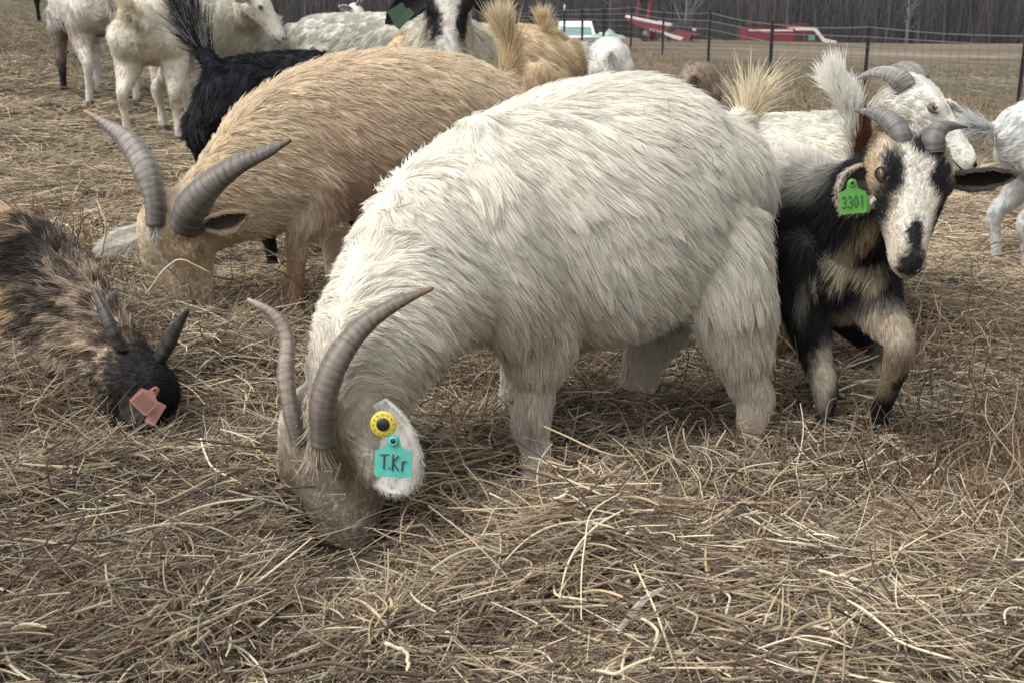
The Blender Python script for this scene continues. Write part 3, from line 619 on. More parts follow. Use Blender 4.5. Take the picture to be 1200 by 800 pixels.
# ---- 1. the big white goat
def goat_main():
    g = Goat('big long-haired white goat with teal and yellow ear tags, nose down in hay', P(740, 560, 2.22))
    lat = norm(np.array([.20, -1, 0]))
    fur = [.040, .045, .048, .050, .052, .050, .046, .044, .040, .036, .030]
    g.tube([(P(840, 285, 2.36), .08, .07), (P(827, 238, 2.34), .158, .125), (P(800, 234, 2.31), .215, .175), (P(756, 238, 2.27), .252, .205), (P(700, 250, 2.23), .262, .215), (P(642, 262, 2.18), .252, .19),
            (P(583, 276, 2.12), .225, .152), (P(530, 298, 2.05), .185, .125), (P(482, 345, 1.97), .142, .105), (P(442, 405, 1.90), .110, .086), (P(415, 462, 1.85), .092, .074)],
           lat, fur, flow=-1.0, grav=1.25, per=5, seg=26)
    # shoulder and haunch masses
    g.tube([(P(568, 150, 2.10), .05, .035), (P(578, 225, 2.00), .065, .032), (P(600, 320, 1.995), .080, .040), (P(618, 390, 2.02), .07, .045)], lat, .042, grav=1.1)
    g.tube([(P(798, 150, 2.21), .035, .03), (P(822, 200, 2.185), .05, .035), (P(848, 290, 2.17), .07, .04), (P(860, 360, 2.17), .07, .045)], lat, .040, grav=1.1)
    g.tube([(P(605, 290, 2.05), .09, .055), (P(626, 380, 2.05), .085, .060), (P(629, 430, 2.04), .054, .046)], lat, .036, grav=.8)
    g.tube([(P(834, 265, 2.22), .11, .055), (P(858, 360, 2.20), .088, .060), (P(872, 420, 2.19), .058, .05)], lat, .038, grav=.8)
    leg(g, [P(632, 400, 2.06), P(628, 450, 2.04), P(623, 492, 2.03), P(627, 525, 2.02), P(628, 560, 2.01), P(630, 585, 2.00)], [.056, .037, .035, .026, .026, .030], lat, [.032, .028, .024, .020, .018, .010], (-1, -.2, 0))
    leg(g, [P(625, 400, 2.27), P(610, 440, 2.28), P(605, 480, 2.28), P(606, 520, 2.28)], [.07, .040, .035, .03], lat, [.03, .025, .02, .012], (-1, -.2, 0))
    leg(g, [P(862, 390, 2.20), P(870, 430, 2.19), P(883, 462, 2.19), P(880, 500, 2.17), P(876, 535, 2.16), P(874, 552, 2.15)], [.060, .042, .037, .027, .026, .030], lat, [.034, .029, .025, .021, .018, .010], (-1, -.2, 0))
    leg(g, [P(770, 380, 2.42), P(755, 422, 2.41), P(747, 452, 2.40), P(738, 485, 2.36), P(732, 520, 2.33)], [.070, .046, .040, .033, .031], lat, [.026, .022, .020, .018, .012], (-1, -.2, 0))
    up = (-.26, -.92, .26); poll, nose = P(376, 500, 1.77), norm(np.array([.05, -.12, -1.0]))
    T = add_head(g, poll, nose, up, 1.16, fl=.014, lid='lid_grey', nose_pad=False, wm=1.36, slit=True, ef=(.068, -.026))
    g.tube([(P(415, 462, 1.85), .080, .072), (T(-.02, 0, -.06), .070, .064), (T(.04, 0, -.06), .066, .062)], g.hy, .026, flow=-1, per=4)
    tl = [P(865, 150, 2.42), P(878, 138, 2.45), P(882, 122, 2.46)]
    g.tube([(P(850, 170, 2.40), .05, .04), (tl[0], .035, .03), (tl[1], .02, .018), (tl[2], .010, .010)], lat, .03, flow=1, grav=.1)
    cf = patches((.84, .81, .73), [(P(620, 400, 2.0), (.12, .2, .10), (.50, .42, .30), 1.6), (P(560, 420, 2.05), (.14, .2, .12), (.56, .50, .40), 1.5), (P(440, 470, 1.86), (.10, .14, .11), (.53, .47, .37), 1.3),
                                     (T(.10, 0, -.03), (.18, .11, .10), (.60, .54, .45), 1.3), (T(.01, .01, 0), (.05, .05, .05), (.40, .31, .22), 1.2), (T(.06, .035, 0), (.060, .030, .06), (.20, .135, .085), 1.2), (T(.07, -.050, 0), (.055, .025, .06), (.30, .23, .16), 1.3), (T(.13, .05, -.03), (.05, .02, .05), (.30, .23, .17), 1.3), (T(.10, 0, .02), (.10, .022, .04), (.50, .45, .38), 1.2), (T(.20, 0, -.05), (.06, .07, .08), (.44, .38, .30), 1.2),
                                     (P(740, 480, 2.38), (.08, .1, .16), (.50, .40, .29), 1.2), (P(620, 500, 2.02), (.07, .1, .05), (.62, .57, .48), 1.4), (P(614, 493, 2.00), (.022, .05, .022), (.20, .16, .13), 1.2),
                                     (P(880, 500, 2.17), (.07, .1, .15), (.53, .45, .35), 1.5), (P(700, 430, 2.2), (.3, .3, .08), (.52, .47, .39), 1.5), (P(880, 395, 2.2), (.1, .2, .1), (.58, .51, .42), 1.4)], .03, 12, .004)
    g.skin(.008, 8, cf)
    # ears
    e1, h1 = ear(g, P(432, 476, 1.79), P(478, 580, 1.735), (-.15, -1, .10), .058, cup=.22, sag=.0, outer=(.62, .60, .54), inner=(.60, .57, .52), fur_n=5000, fl=.010, roundness=.42)
    G, dN, ax, nrm, sdv = g.lastear
    e2, h2 = ear(g, T(.02, -.045, -.085), P(297, 570, 1.86), (.3, -.5, .9), .018, cup=.5, sag=.15, outer=(.58, .55, .48), inner=(.35, .30, .25), fur_n=1200, fl=.010)
    ex = tuft([P(866, 152, 2.42), P(877, 138, 2.44), P(882, 122, 2.46)], 420, .105, .0008, .014, lambda p, u: np.array((.66, .58, .42)) * (1 + .14 * rng.normal(size=(len(p), 1))), .75, up=.55, droop=.1)
    hd = tuft([T(-.055, 0, .0), T(-.01, 0, .012), T(.04, 0, .012)], 1600, .030, .0007, .022, np.array((.50, .43, .34)), .5, up=-.3)
    g.fur(160000, .00054, .27, .68, 5600, extra=[h1, h2, ex, hd], wave=.13, jit=.11, cjit=.07, bits=200)
    # horns
    horn(g, [P(352, 520, 1.75), P(341, 480, 1.76), P(335, 438, 1.79), P(336, 398, 1.83), P(322, 370, 1.85), P(291, 351, 1.87)], [.019, .0185, .0175, .0150, .0105, .0035], .80, (1, .3, 0), 38, .018, dark=(.12, .095, .080), light=(.25, .205, .17), tipc=(.30, .25, .21))
    horn(g, [P(380, 520, 1.735), P(379, 470, 1.735), P(394, 424, 1.75), P(424, 384, 1.78), P(463, 357, 1.79), P(507, 338, 1.80)], [.0265, .0265, .0235, .0180, .0115, .0035], .85, (1, .3, 0), 42, .018, dark=(.10, .08, .066), light=(.20, .165, .135))
    # teal tag, hanging from the hollow of the right ear
    fr = np.array([-.10, -1, .14]); 
    st = [[(-.36, .02), (-.12, .04)], [(-.24, .03), (-.25, -.30)], [(-.10, -.26), (-.095, -.30)], [(.0, .05), (-.02, -.33)], [(.14, .02), (-.01, -.14), (.15, -.33)], [(.25, -.10), (.24, -.34)], [(.245, -.17), (.30, -.10), (.37, -.10)]]
    c = P(461, 534, 1.70); eartag(g, 'ear_tag', c, fr, (0.02, 0, 1), .062, .072, 'tag_teal', st, 'ink', label='teal ear tag with handwritten letters', lw=.0013)
    c = P(449, 497, 1.71); n = norm(fr); mb = MB(); mb.lathe(c, n, [(.0005, -.006), (.0215, -.006), (.022, -.0045), (.022, -.0015), (.0208, .0), (.0110, .0005)], 28); o = mb.build('button_tag', M['tag_yellow'], g.root, True); o['label'] = 'round yellow ear button with a black centre'
    mb = MB(); mb.lathe(c, n, [(.0108, -.001), (.0108, .0022), (.0085, .0034), (.0001, .0036)], 24); mb.build('button_centre', M['black_plastic'], o, True)
    mb = MB(); u = norm(np.array([0, 0, 1.0]) - n * n[2]); r = np.cross(u, n)
    for k in range(12):
        a = 2 * PI * k / 12; q = c + (r * math.cos(a) + u * math.sin(a)) * .0162 + n * .0008; q2 = c + (r * math.cos(a + .13) + u * math.sin(a + .13)) * .0180 + n * .0008; mb.tube([q, q2], .0006, 4)
    mb.build('lettering', M['ink'], o)
    return g
goat_main()

# ---- 2. the tan goat behind it
def goat_tan():
    g = Goat('tan long-horned goat grazing just behind the big white one', P(420, 390, 3.3))
    lat = norm(np.array([.18, -1, 0]))
    fur = [.04, .045, .045, .045, .045, .045, .045, .042, .038, .03]
    g.tube([(P(585, 160, 3.55), .08, .07), (P(570, 145, 3.53), .15, .12), (P(535, 142, 3.50), .195, .165), (P(480, 148, 3.46), .225, .19), (P(420, 156, 3.41), .230, .185), (P(368, 172, 3.36), .225, .15),
            (P(325, 192, 3.30), .195, .125), (P(285, 220, 3.23), .150, .10), (P(252, 243, 3.16), .115, .085), (P(225, 262, 3.12), .10, .078)], lat, fur, flow=-1.0, grav=.65, per=5, seg=24)
    g.tube([(P(385, 200, 3.26), .09, .05), (P(368, 240, 3.27), .075, .05), (P(352, 270, 3.24), .042, .036)], lat, .035, grav=.8)
    leg(g, [P(350, 270, 3.24), P(347, 310, 3.22), P(344, 345, 3.20), P(346, 370, 3.18), P(348, 395, 3.16)], [.036, .027, .028, .022, .023], lat, [.018, .012, .010, .01, .008], (-1, -.2, 0))
    leg(g, [P(400, 280, 3.45), P(395, 320, 3.45), P(392, 350, 3.45), P(390, 380, 3.45)], [.06, .035, .03, .024], lat, .018, (-1, -.2, 0))
    leg(g, [P(560, 210, 3.5), P(575, 270, 3.5), P(590, 310, 3.52), P(585, 345, 3.50), P(583, 368, 3.5)], [.10, .06, .036, .024, .024], lat, .02, (-1, -.2, 0))
    leg(g, [P(545, 210, 3.7), P(560, 260, 3.7), P(572, 300, 3.72), P(568, 340, 3.7)], [.10, .06, .036, .024], lat, .02, (-1, -.2, 0))
    poll, nose, up = P(187, 262, 3.06), np.array([.22, -.22, -.93]), (-.30, -.90, .28)
    T = add_head(g, poll, nose, up, 1.22, fl=.018, lid='lid_tan', nose_pad=False, wm=1.28, slit=True, ef=(.070, -.026))
    g.tube([(P(245, 262, 3.13), .09, .075), (T(-.02, 0, -.05), .078, .068), (T(.03, 0, -.05), .070, .064)], g.hy, .028, flow=-1, per=4)
    # upright tail
    tp = [P(590, 100, 3.62), P(597, 78, 3.66), P(596, 55, 3.68)]
    g.tube([(P(575, 115, 3.58), .06, .05), (tp[0], .042, .036), (tp[1], .022, .02), (tp[2], .012, .012)], lat, .035, flow=1, grav=0)
    RUF = (.46, .315, .22); PALE = (.66, .57, .43)
    cf = patches(TAN, [(P(470, 90, 3.5), (.9, .5, .16), (.68, .57, .42), 1.5), (P(290, 180, 3.2), (.25, .4, .14), (.68, .57, .42), 1.4), (P(480, 215, 3.3), (.16, .3, .14), RUF, 1.7), (P(410, 190, 3.2), (.10, .2, .18), (.52, .38, .28), 1.7),
                       (P(470, 140, 3.3), (.14, .3, .12), (.64, .52, .38), 1.6), (T(.02, 0, 0), (.07, .06, .06), PALE, 1.5), (T(.09, .0, .0), (.08, .018, .05), (.60, .55, .48), 1.3), (T(.09, .055, -.03), (.06, .04, .06), (.32, .17, .09), 1.3),
                       (T(.20, 0, -.04), (.07, .07, .07), (.50, .40, .28), 1.4), (P(352, 340, 3.2), (.1, .14, .17), (.33, .21, .125), 1.2), (P(248, 285, 3.1), (.07, .1, .09), (.54, .44, .30), 1.4), (P(596, 60, 3.65), (.08, .1, .12), (.62, .54, .36), 1.2)], .04, 9, .006)
    g.skin(.010, 7, cf)
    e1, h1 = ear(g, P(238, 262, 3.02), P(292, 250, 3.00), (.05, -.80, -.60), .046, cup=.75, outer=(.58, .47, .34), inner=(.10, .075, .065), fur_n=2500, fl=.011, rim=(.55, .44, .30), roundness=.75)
    e2, h2 = ear(g, T(.0, -.058, -.045), P(121, 288, 3.06), (.1, -.6, .8), .030, cup=.30, outer=(.72, .70, .64), inner=(.72, .70, .64), fur_n=4500, fl=.034, roundness=.75)
    ex = tuft(tp + [P(588, 36, 3.68)], 1500, .10, .0011, .020, lambda p, u: (np.array((.50, .38, .22))[None] * (1 - u[:, None]) + np.array((.68, .60, .42))[None] * u[:, None]) * (1 + .14 * rng.normal(size=(len(p), 1))), .32, up=.2, droop=.0)
    hd = tuft([T(-.05, 0, .002), T(-.01, 0, .012), T(.02, 0, .012)], 900, .032, .0009, .018, np.array((.62, .58, .50)), .5, up=-.3)
    g.fur(85000, .0009, .30, .60, 4200, extra=[h1, h2, ex, hd], wave=.10, jit=.18)
    horn(g, [P(183, 264, 3.04), P(181, 232, 3.05), P(172, 200, 3.08), P(152, 168, 3.13), P(126, 147, 3.17), P(99, 130, 3.20)], [.033, .036, .042, .032, .014, .005], .86, (1, .3, 0), 30, .045, dark=(.13, .115, .10), light=(.28, .25, .22), tipc=(.30, .19, .10))
    horn(g, [P(217, 266, 3.02), P(228, 238, 3.00), P(252, 212, 2.99), P(284, 191, 2.98), P(314, 178, 2.98), P(340, 165, 2.98)], [.052, .050, .040, .027, .016, .006], .85, (.6, .2, -.7), 30, .03, dark=(.08, .068, .058), light=(.185, .16, .14), tipc=(.10, .06, .04))
    return g
goat_tan()

# ---- 3. the grizzled brown goat at the lower left
def goat_brown():
    g = Goat('grizzled brown and black goat with a pink ear tag, nose buried in hay', P(-60, 480, 2.35))
    lat = norm(np.array([-.15, -1, 0]))
    g.tube([(P(-420, 380, 2.75), .10, .1), (P(-340, 340, 2.7), .19, .16), (P(-250, 335, 2.65), .22, .19), (P(-150, 345, 2.58), .22, .18), (P(-70, 345, 2.50), .225, .16), (P(-5, 350, 2.44), .215, .145), (P(50, 376, 2.38), .185, .125), (P(98, 410, 2.31), .138, .098), (P(138, 436, 2.26), .095, .076)],
           lat, [.04, .04, .04, .036, .034, .034, .032, .030, .022], flow=-1.0, grav=.65, per=5, seg=24)
    g.tube([(P(-30, 300, 2.36), .10, .05), (P(-40, 380, 2.34), .09, .06), (P(-45, 440, 2.33), .055, .045)], lat, .04, grav=.8)
    leg(g, [P(-45, 430, 2.33), P(-50, 470, 2.33), P(-52, 510, 2.33)], [.05, .038, .03], lat, .02, (1, -.2, 0)); leg(g, [P(-30, 430, 2.6), P(-30, 460, 2.6), P(-32, 490, 2.6)], [.05, .038, .03], lat, .02, (1, -.2, 0))
    leg(g, [P(-370, 400, 2.65), P(-380, 460, 2.65), P(-375, 490, 2.65)], [.08, .05, .03], lat, .02, (1, -.2, 0)); leg(g, [P(-360, 400, 2.9), P(-365, 430, 2.9), P(-365, 460, 2.9)], [.08, .05, .03], lat, .02, (1, -.2, 0))
    poll, nose, up = P(166, 430, 2.22), np.array([.30, .05, -.95]), (.80, -.52, .30)
    T = add_head(g, poll, nose, up, 1.0, fl=.012, lid='lid_dark', nose_pad=False, slit=True)
    g.tube([(P(130, 440, 2.25), .07, .06), (P(158, 452, 2.18), .078, .070), (P(180, 462, 2.13), .060, .058)], g.hy, .012, flow=-1, per=3)
    DK = (.055, .042, .034); BR = (.26, .19, .125); LT = (.46, .38, .28); BK = (.028, .023, .021)
    base = patches((.255, .20, .15), [(P(0, 300, 2.3), (.035, .3, .17), (.58, .45, .28), 1.0), (P(45, 300, 2.35), (.07, .3, .12), BK, 1.4), (P(30, 450, 2.3), (.16, .3, .07), (.42, .36, .29), 1.2), (P(-30, 430, 2.3), (.12, .3, .05), (.55, .50, .42), 1.2), (P(100, 480, 2.2), (.14, .3, .05), (.36, .28, .21), 1.2),
                                   (P(180, 458, 2.15), (.115, .3, .13), (.016, .014, .014), .6)], .03, 12, .006)
    def cf(p):
        c = base(p); k = vnoise(p * np.array([1, 1, 1]), 46, 3) + .8 * vnoise(p, 110, 4); lum = c.mean(1)
        f = np.where(k > .15, 1.9, np.where(k < -.15, .38, 1.0)); f = np.where(lum < .04, 1.0, f); return c * f[:, None]
    g.skin(.008, 6, cf)
    e1, h1 = ear(g, P(160, 455, 2.10), P(162, 505, 2.03), (-.1, -.9, .4), .034, cup=.5, outer=(.022, .019, .018), inner=(.03, .025, .022), fur_n=1200, fl=.008)
    e2, h2 = ear(g, P(190, 450, 2.22), P(206, 478, 2.24), (.3, -.5, .8), .022, cup=.5, outer=(.022, .019, .018), inner=(.03, .025, .022), fur_n=800, fl=.008)
    mane = tuft([P(20, 300, 2.50), P(60, 330, 2.46), P(105, 370, 2.38), P(140, 405, 2.30)], 2200, .06, .0009, .022, lambda p, u: np.where((rng.random(len(p)) < .55)[:, None], np.array([[.03, .025, .023]]), np.array([[.36, .27, .17]])), .6, up=.35)
    g.fur(80000, .00075, .36, .58, 5200, extra=[h1, h2, mane], wave=.13, jit=.22, cjit=.22)
    horn(g, [P(142, 408, 2.17), P(130, 384, 2.17), P(119, 360, 2.19), P(109, 338, 2.22)], [.019, .018, .012, .004], .75, (1, .3, 0), 9, .05, dark=(.018, .016, .015), light=(.075, .068, .062), tipc=(.05, .045, .04))
    horn(g, [P(185, 424, 2.18), P(196, 404, 2.16), P(207, 384, 2.14), P(220, 364, 2.12)], [.019, .018, .012, .004], .75, (1, .3, 0), 9, .05, dark=(.018, .016, .015), light=(.06, .054, .05), tipc=(.03, .03, .03))
    c = P(173, 466, 2.01); st = [[(x, -.42), (x + .03, .05)] for x in np.linspace(-.36, .30, 8)]
    eartag(g, 'ear_tag', c, (.12, -1, .28), (.75, 0, .78), .044, .056, 'tag_pink', st, 'ink_pink', label='faded pink ear tag', lw=.0008)
    c = P(182, 484, 2.02); eartag(g, 'ear_tag', c, (.1, -.9, .55), (-.5, 0, .3), .046, .022, 'tag_pink', None, stem=False, label='back plate of the pink tag')
goat_brown()

# ---- 4. the black and white goat that looks at the camera
def goat_spotted():
    g = Goat('black, white and tan goat with green tag 3301, looking at the camera', P(970, 500, 2.5))
    lat = norm(np.array([1, -.28, 0]))
    fl = [.03, .035, .04, .04, .04, .038, .03]
    g.tube([(P(868, 235, 3.0), .10, .09), (P(880, 238, 2.88), .155, .125), (P(902, 248, 2.75), .178, .140), (P(928, 262, 2.62), .178, .138), (P(955, 280, 2.50), .168, .120), (P(985, 305, 2.38), .145, .112), (P(1000, 322, 2.29), .105, .09)], lat, fl, flow=-1, grav=.8, seg=24)
    g.tube([(P(965, 262, 2.45), .12, .09), (P(998, 256, 2.32), .115, .082), (P(1030, 232, 2.18), .088, .070), (P(1052, 212, 2.08), .070, .062)], lat, [.04, .042, .036, .025], flow=-1, grav=.85, seg=22)
    g.tube([(P(940, 290, 2.36), .10, .055), (P(943, 350, 2.33), .070, .05), (P(951, 395, 2.30), .043, .038)], lat, .024, grav=.8)
    g.tube([(P(1015, 300, 2.30), .10, .055), (P(1026, 350, 2.24), .06, .048), (P(1042, 380, 2.18), .040, .036)], lat, .024, grav=.8)
    f = (.3, -1, 0)
    leg(g, [P(948, 385, 2.31), P(958, 425, 2.29), P(967, 452, 2.27), P(966, 480, 2.26), P(967, 510, 2.25), P(968, 528, 2.24)], [.042, .032, .030, .022, .021, .025], lat, [.018, .014, .012, .010, .009, .005], f)
    leg(g, [P(1038, 372, 2.20), P(1053, 396, 2.14), P(1052, 420, 2.14), P(1043, 450, 2.19), P(1032, 480, 2.24), P(1027, 508, 2.24), P(1027, 522, 2.23)], [.038, .032, .028, .023, .021, .023, .026], lat, [.016, .013, .012, .010, .009, .008, .005], f)
    leg(g, [P(895, 330, 2.85), P(903, 390, 2.82), P(905, 430, 2.86), P(906, 460, 2.84), P(908, 492, 2.72)], [.09, .045, .032, .024, .025], lat, [.03, .024, .016, .01, .008], f)
    leg(g, [P(975, 330, 2.80), P(1020, 390, 2.76), P(1034, 415, 2.78), P(1033, 440, 2.76)], [.10, .05, .032, .025], lat, [.03, .02, .014, .008], f)
    poll, nose, up = P(1075, 168, 2.03), np.array([-.11, -.62, -.78]), (.04, -.80, .60)
    T = add_head(g, poll, nose, up, .89, fl=.013, lid='lid', wm=1.30, ef=(.067, -.016))
    g.tube([(P(1040, 225, 2.10), .075, .066), (T(-.03, 0, -.06), .066, .058), (T(.03, 0, -.07), .066, .056)], g.hy, .026, flow=-1, per=4)
    g.tube([(P(868, 200, 3.05), .05, .04), (P(862, 175, 3.12), .03, .03), (P(858, 150, 3.15), .012, .012)], lat, .04, flow=1, grav=0)
    W = (.70, .67, .60); T2 = (.50, .385, .25); B = BLACKF
    # left in the picture is the goat's right (-y side of its own frame)
    cf = patches(B, [(P(905, 175, 2.75), (.18, .35, .085), W, .9), (P(870, 215, 2.9), (.13, .3, .10), (.66, .61, .50), .9), (P(926, 293, 2.5), (.013, .3, .042), (.60, .54, .44), .7), (P(900, 315, 2.6), (.016, .3, .09), (.55, .50, .42), .8),
                     (P(1010, 326, 2.2), (.042, .2, .030), (.46, .38, .27), .7), (P(976, 290, 2.3), (.022, .2, .042), (.56, .49, .37), .7), (P(1005, 378, 2.2), (.035, .2, .018), (.30, .25, .19), 1.1), (P(1020, 275, 2.1), (.018, .12, .04), (.42, .33, .22), .8),
                     (P(1016, 345, 2.15), (.018, .2, .022), B, .7), (P(1052, 340, 2.15), (.02, .2, .03), B, .7), (P(995, 262, 2.1), (.03, .15, .05), B, .7),
                     (P(1045, 385, 2.15), (.062, .12, .045), (.52, .44, .34), .9), (P(1030, 430, 2.2), (.045, .15, .06), (.44, .34, .23), .8), (P(962, 432, 2.28), (.026, .14, .070), (.50, .44, .35), .8), (P(1034, 430, 2.77), (.06, .1, .1), (.6, .54, .44), .9), (P(906, 450, 2.8), (.08, .15, .20), (.46, .32, .18), .9),
                     (P(930, 395, 2.3), (.035, .1, .06), B, .8), (P(1022, 490, 2.22), (.022, .06, .05), B, .6), (P(1052, 440, 2.17), (.012, .06, .035), B, .6), (P(964, 500, 2.25), (.02, .06, .03), (.1, .08, .07), .8),
                                          (T(.11, 0, -.045), (.155, .10, .062), T2, .35), (T(.20, 0, -.07), (.07, .07, .07), (.50, .44, .35), .7),
                     (T(.03, 0, .0), (.055, .058, .05), W, .6), (T(.09, 0, .0), (.09, .036, .05), W, .6), (T(.15, 0, -.02), (.06, .030, .05), W, .6), (T(.01, .052, -.01), (.022, .02, .04), (.52, .45, .34), .8), (T(.01, -.052, -.01), (.022, .02, .04), (.52, .45, .34), .8),
                     (T(.072, .050, -.005), (.044, .022, .034), B, .45), (T(.070, -.050, -.005), (.046, .022, .034), B, .45),
                     (T(.135, .060, -.06), (.055, .018, .05), B, .6), (T(.135, -.060, -.06), (.055, .018, .05), B, .6), (T(.012, .004, .01), (.026, .019, .04), B, .6), (T(.03, .030, .01), (.012, .014, .03), (.08, .07, .07), .9),
                     (T(.200, 0, -.030), (.034, .0165, .030), B, .4), (T(.240, 0, -.060), (.026, .028, .026), B, .4), (T(.232, 0, -.104), (.030, .022, .012), (.03, .027, .026), .5)], .007, 30, .003)
    g.skin(.0065, 6, cf)
    e1, h1 = ear(g, P(1018, 198, 2.05), P(989, 252, 2.02), (-.25, -1, .12), .041, cup=.55, outer=(.10, .085, .08), inner=(.035, .028, .028), fur_n=2200, fl=.009, rim=(.48, .40, .34), roundness=.75)
    e2, h2 = ear(g, P(1112, 208, 2.05), P(1192, 206, 2.03), (.02, -.85, -.52), .028, cup=.6, outer=(.05, .04, .038), inner=(.016, .013, .014), fur_n=2200, fl=.006, rim=(.15, .12, .11), roundness=.65)
    g.fur(105000, .00058, .30, .55, 5600, extra=[h1, h2], wave=.09, jit=.18, cjit=.07)
    horn(g, [P(1060, 178, 2.035), P(1053, 156, 2.04), P(1040, 140, 2.07), P(1022, 132, 2.11), P(1002, 130, 2.15)], [.024, .0225, .017, .010, .0028], .82, (1, .3, 0), 15, .06, dark=(.085, .076, .07), light=(.20, .185, .17), tipc=(.07, .06, .055))
    horn(g, [P(1093, 180, 2.015), P(1093, 163, 2.02), P(1101, 151, 2.05), P(1115, 148, 2.09), P(1133, 149, 2.13)], [.024, .0225, .0175, .010, .0028], .82, (1, .3, 0), 14, .06, dark=(.085, .076, .07), light=(.20, .185, .17), tipc=(.07, .06, .055))
    D = {'3': [[(-.4, .8), (.1, 1), (.4, .75), (.3, .55), (-.05, .5)], [(-.05, .5), (.35, .42), (.42, .2), (.1, 0), (-.4, .15)]], '0': [[(0, 1), (-.38, .7), (-.38, .3), (0, 0), (.38, .3), (.38, .7), (0, 1)]], '1': [[(-.2, .8), (.05, 1), (.05, 0)]]}
    st = []
    for i, ch in enumerate('3301'):
        for poly in D[ch]: st.append([(-.33 + i * .22 + x * .17, -.34 + y * .36) for x, y in poly])
    c = P(999, 230, 1.985); eartag(g, 'ear_tag', c, (-.12, -1, .10), (-.10, 0, 1), .048, .062, 'tag_green', st, 'ink_green', label='green ear tag numbered 3301', lw=.0013)
    c = P(1006, 240, 1.995); eartag(g, 'ear_tag', c, (-.12, -1, .10), (-.10, 0, 1), .040, .030, 'tag_green', None, stem=False, label='back half of the green tag')
goat_spotted()

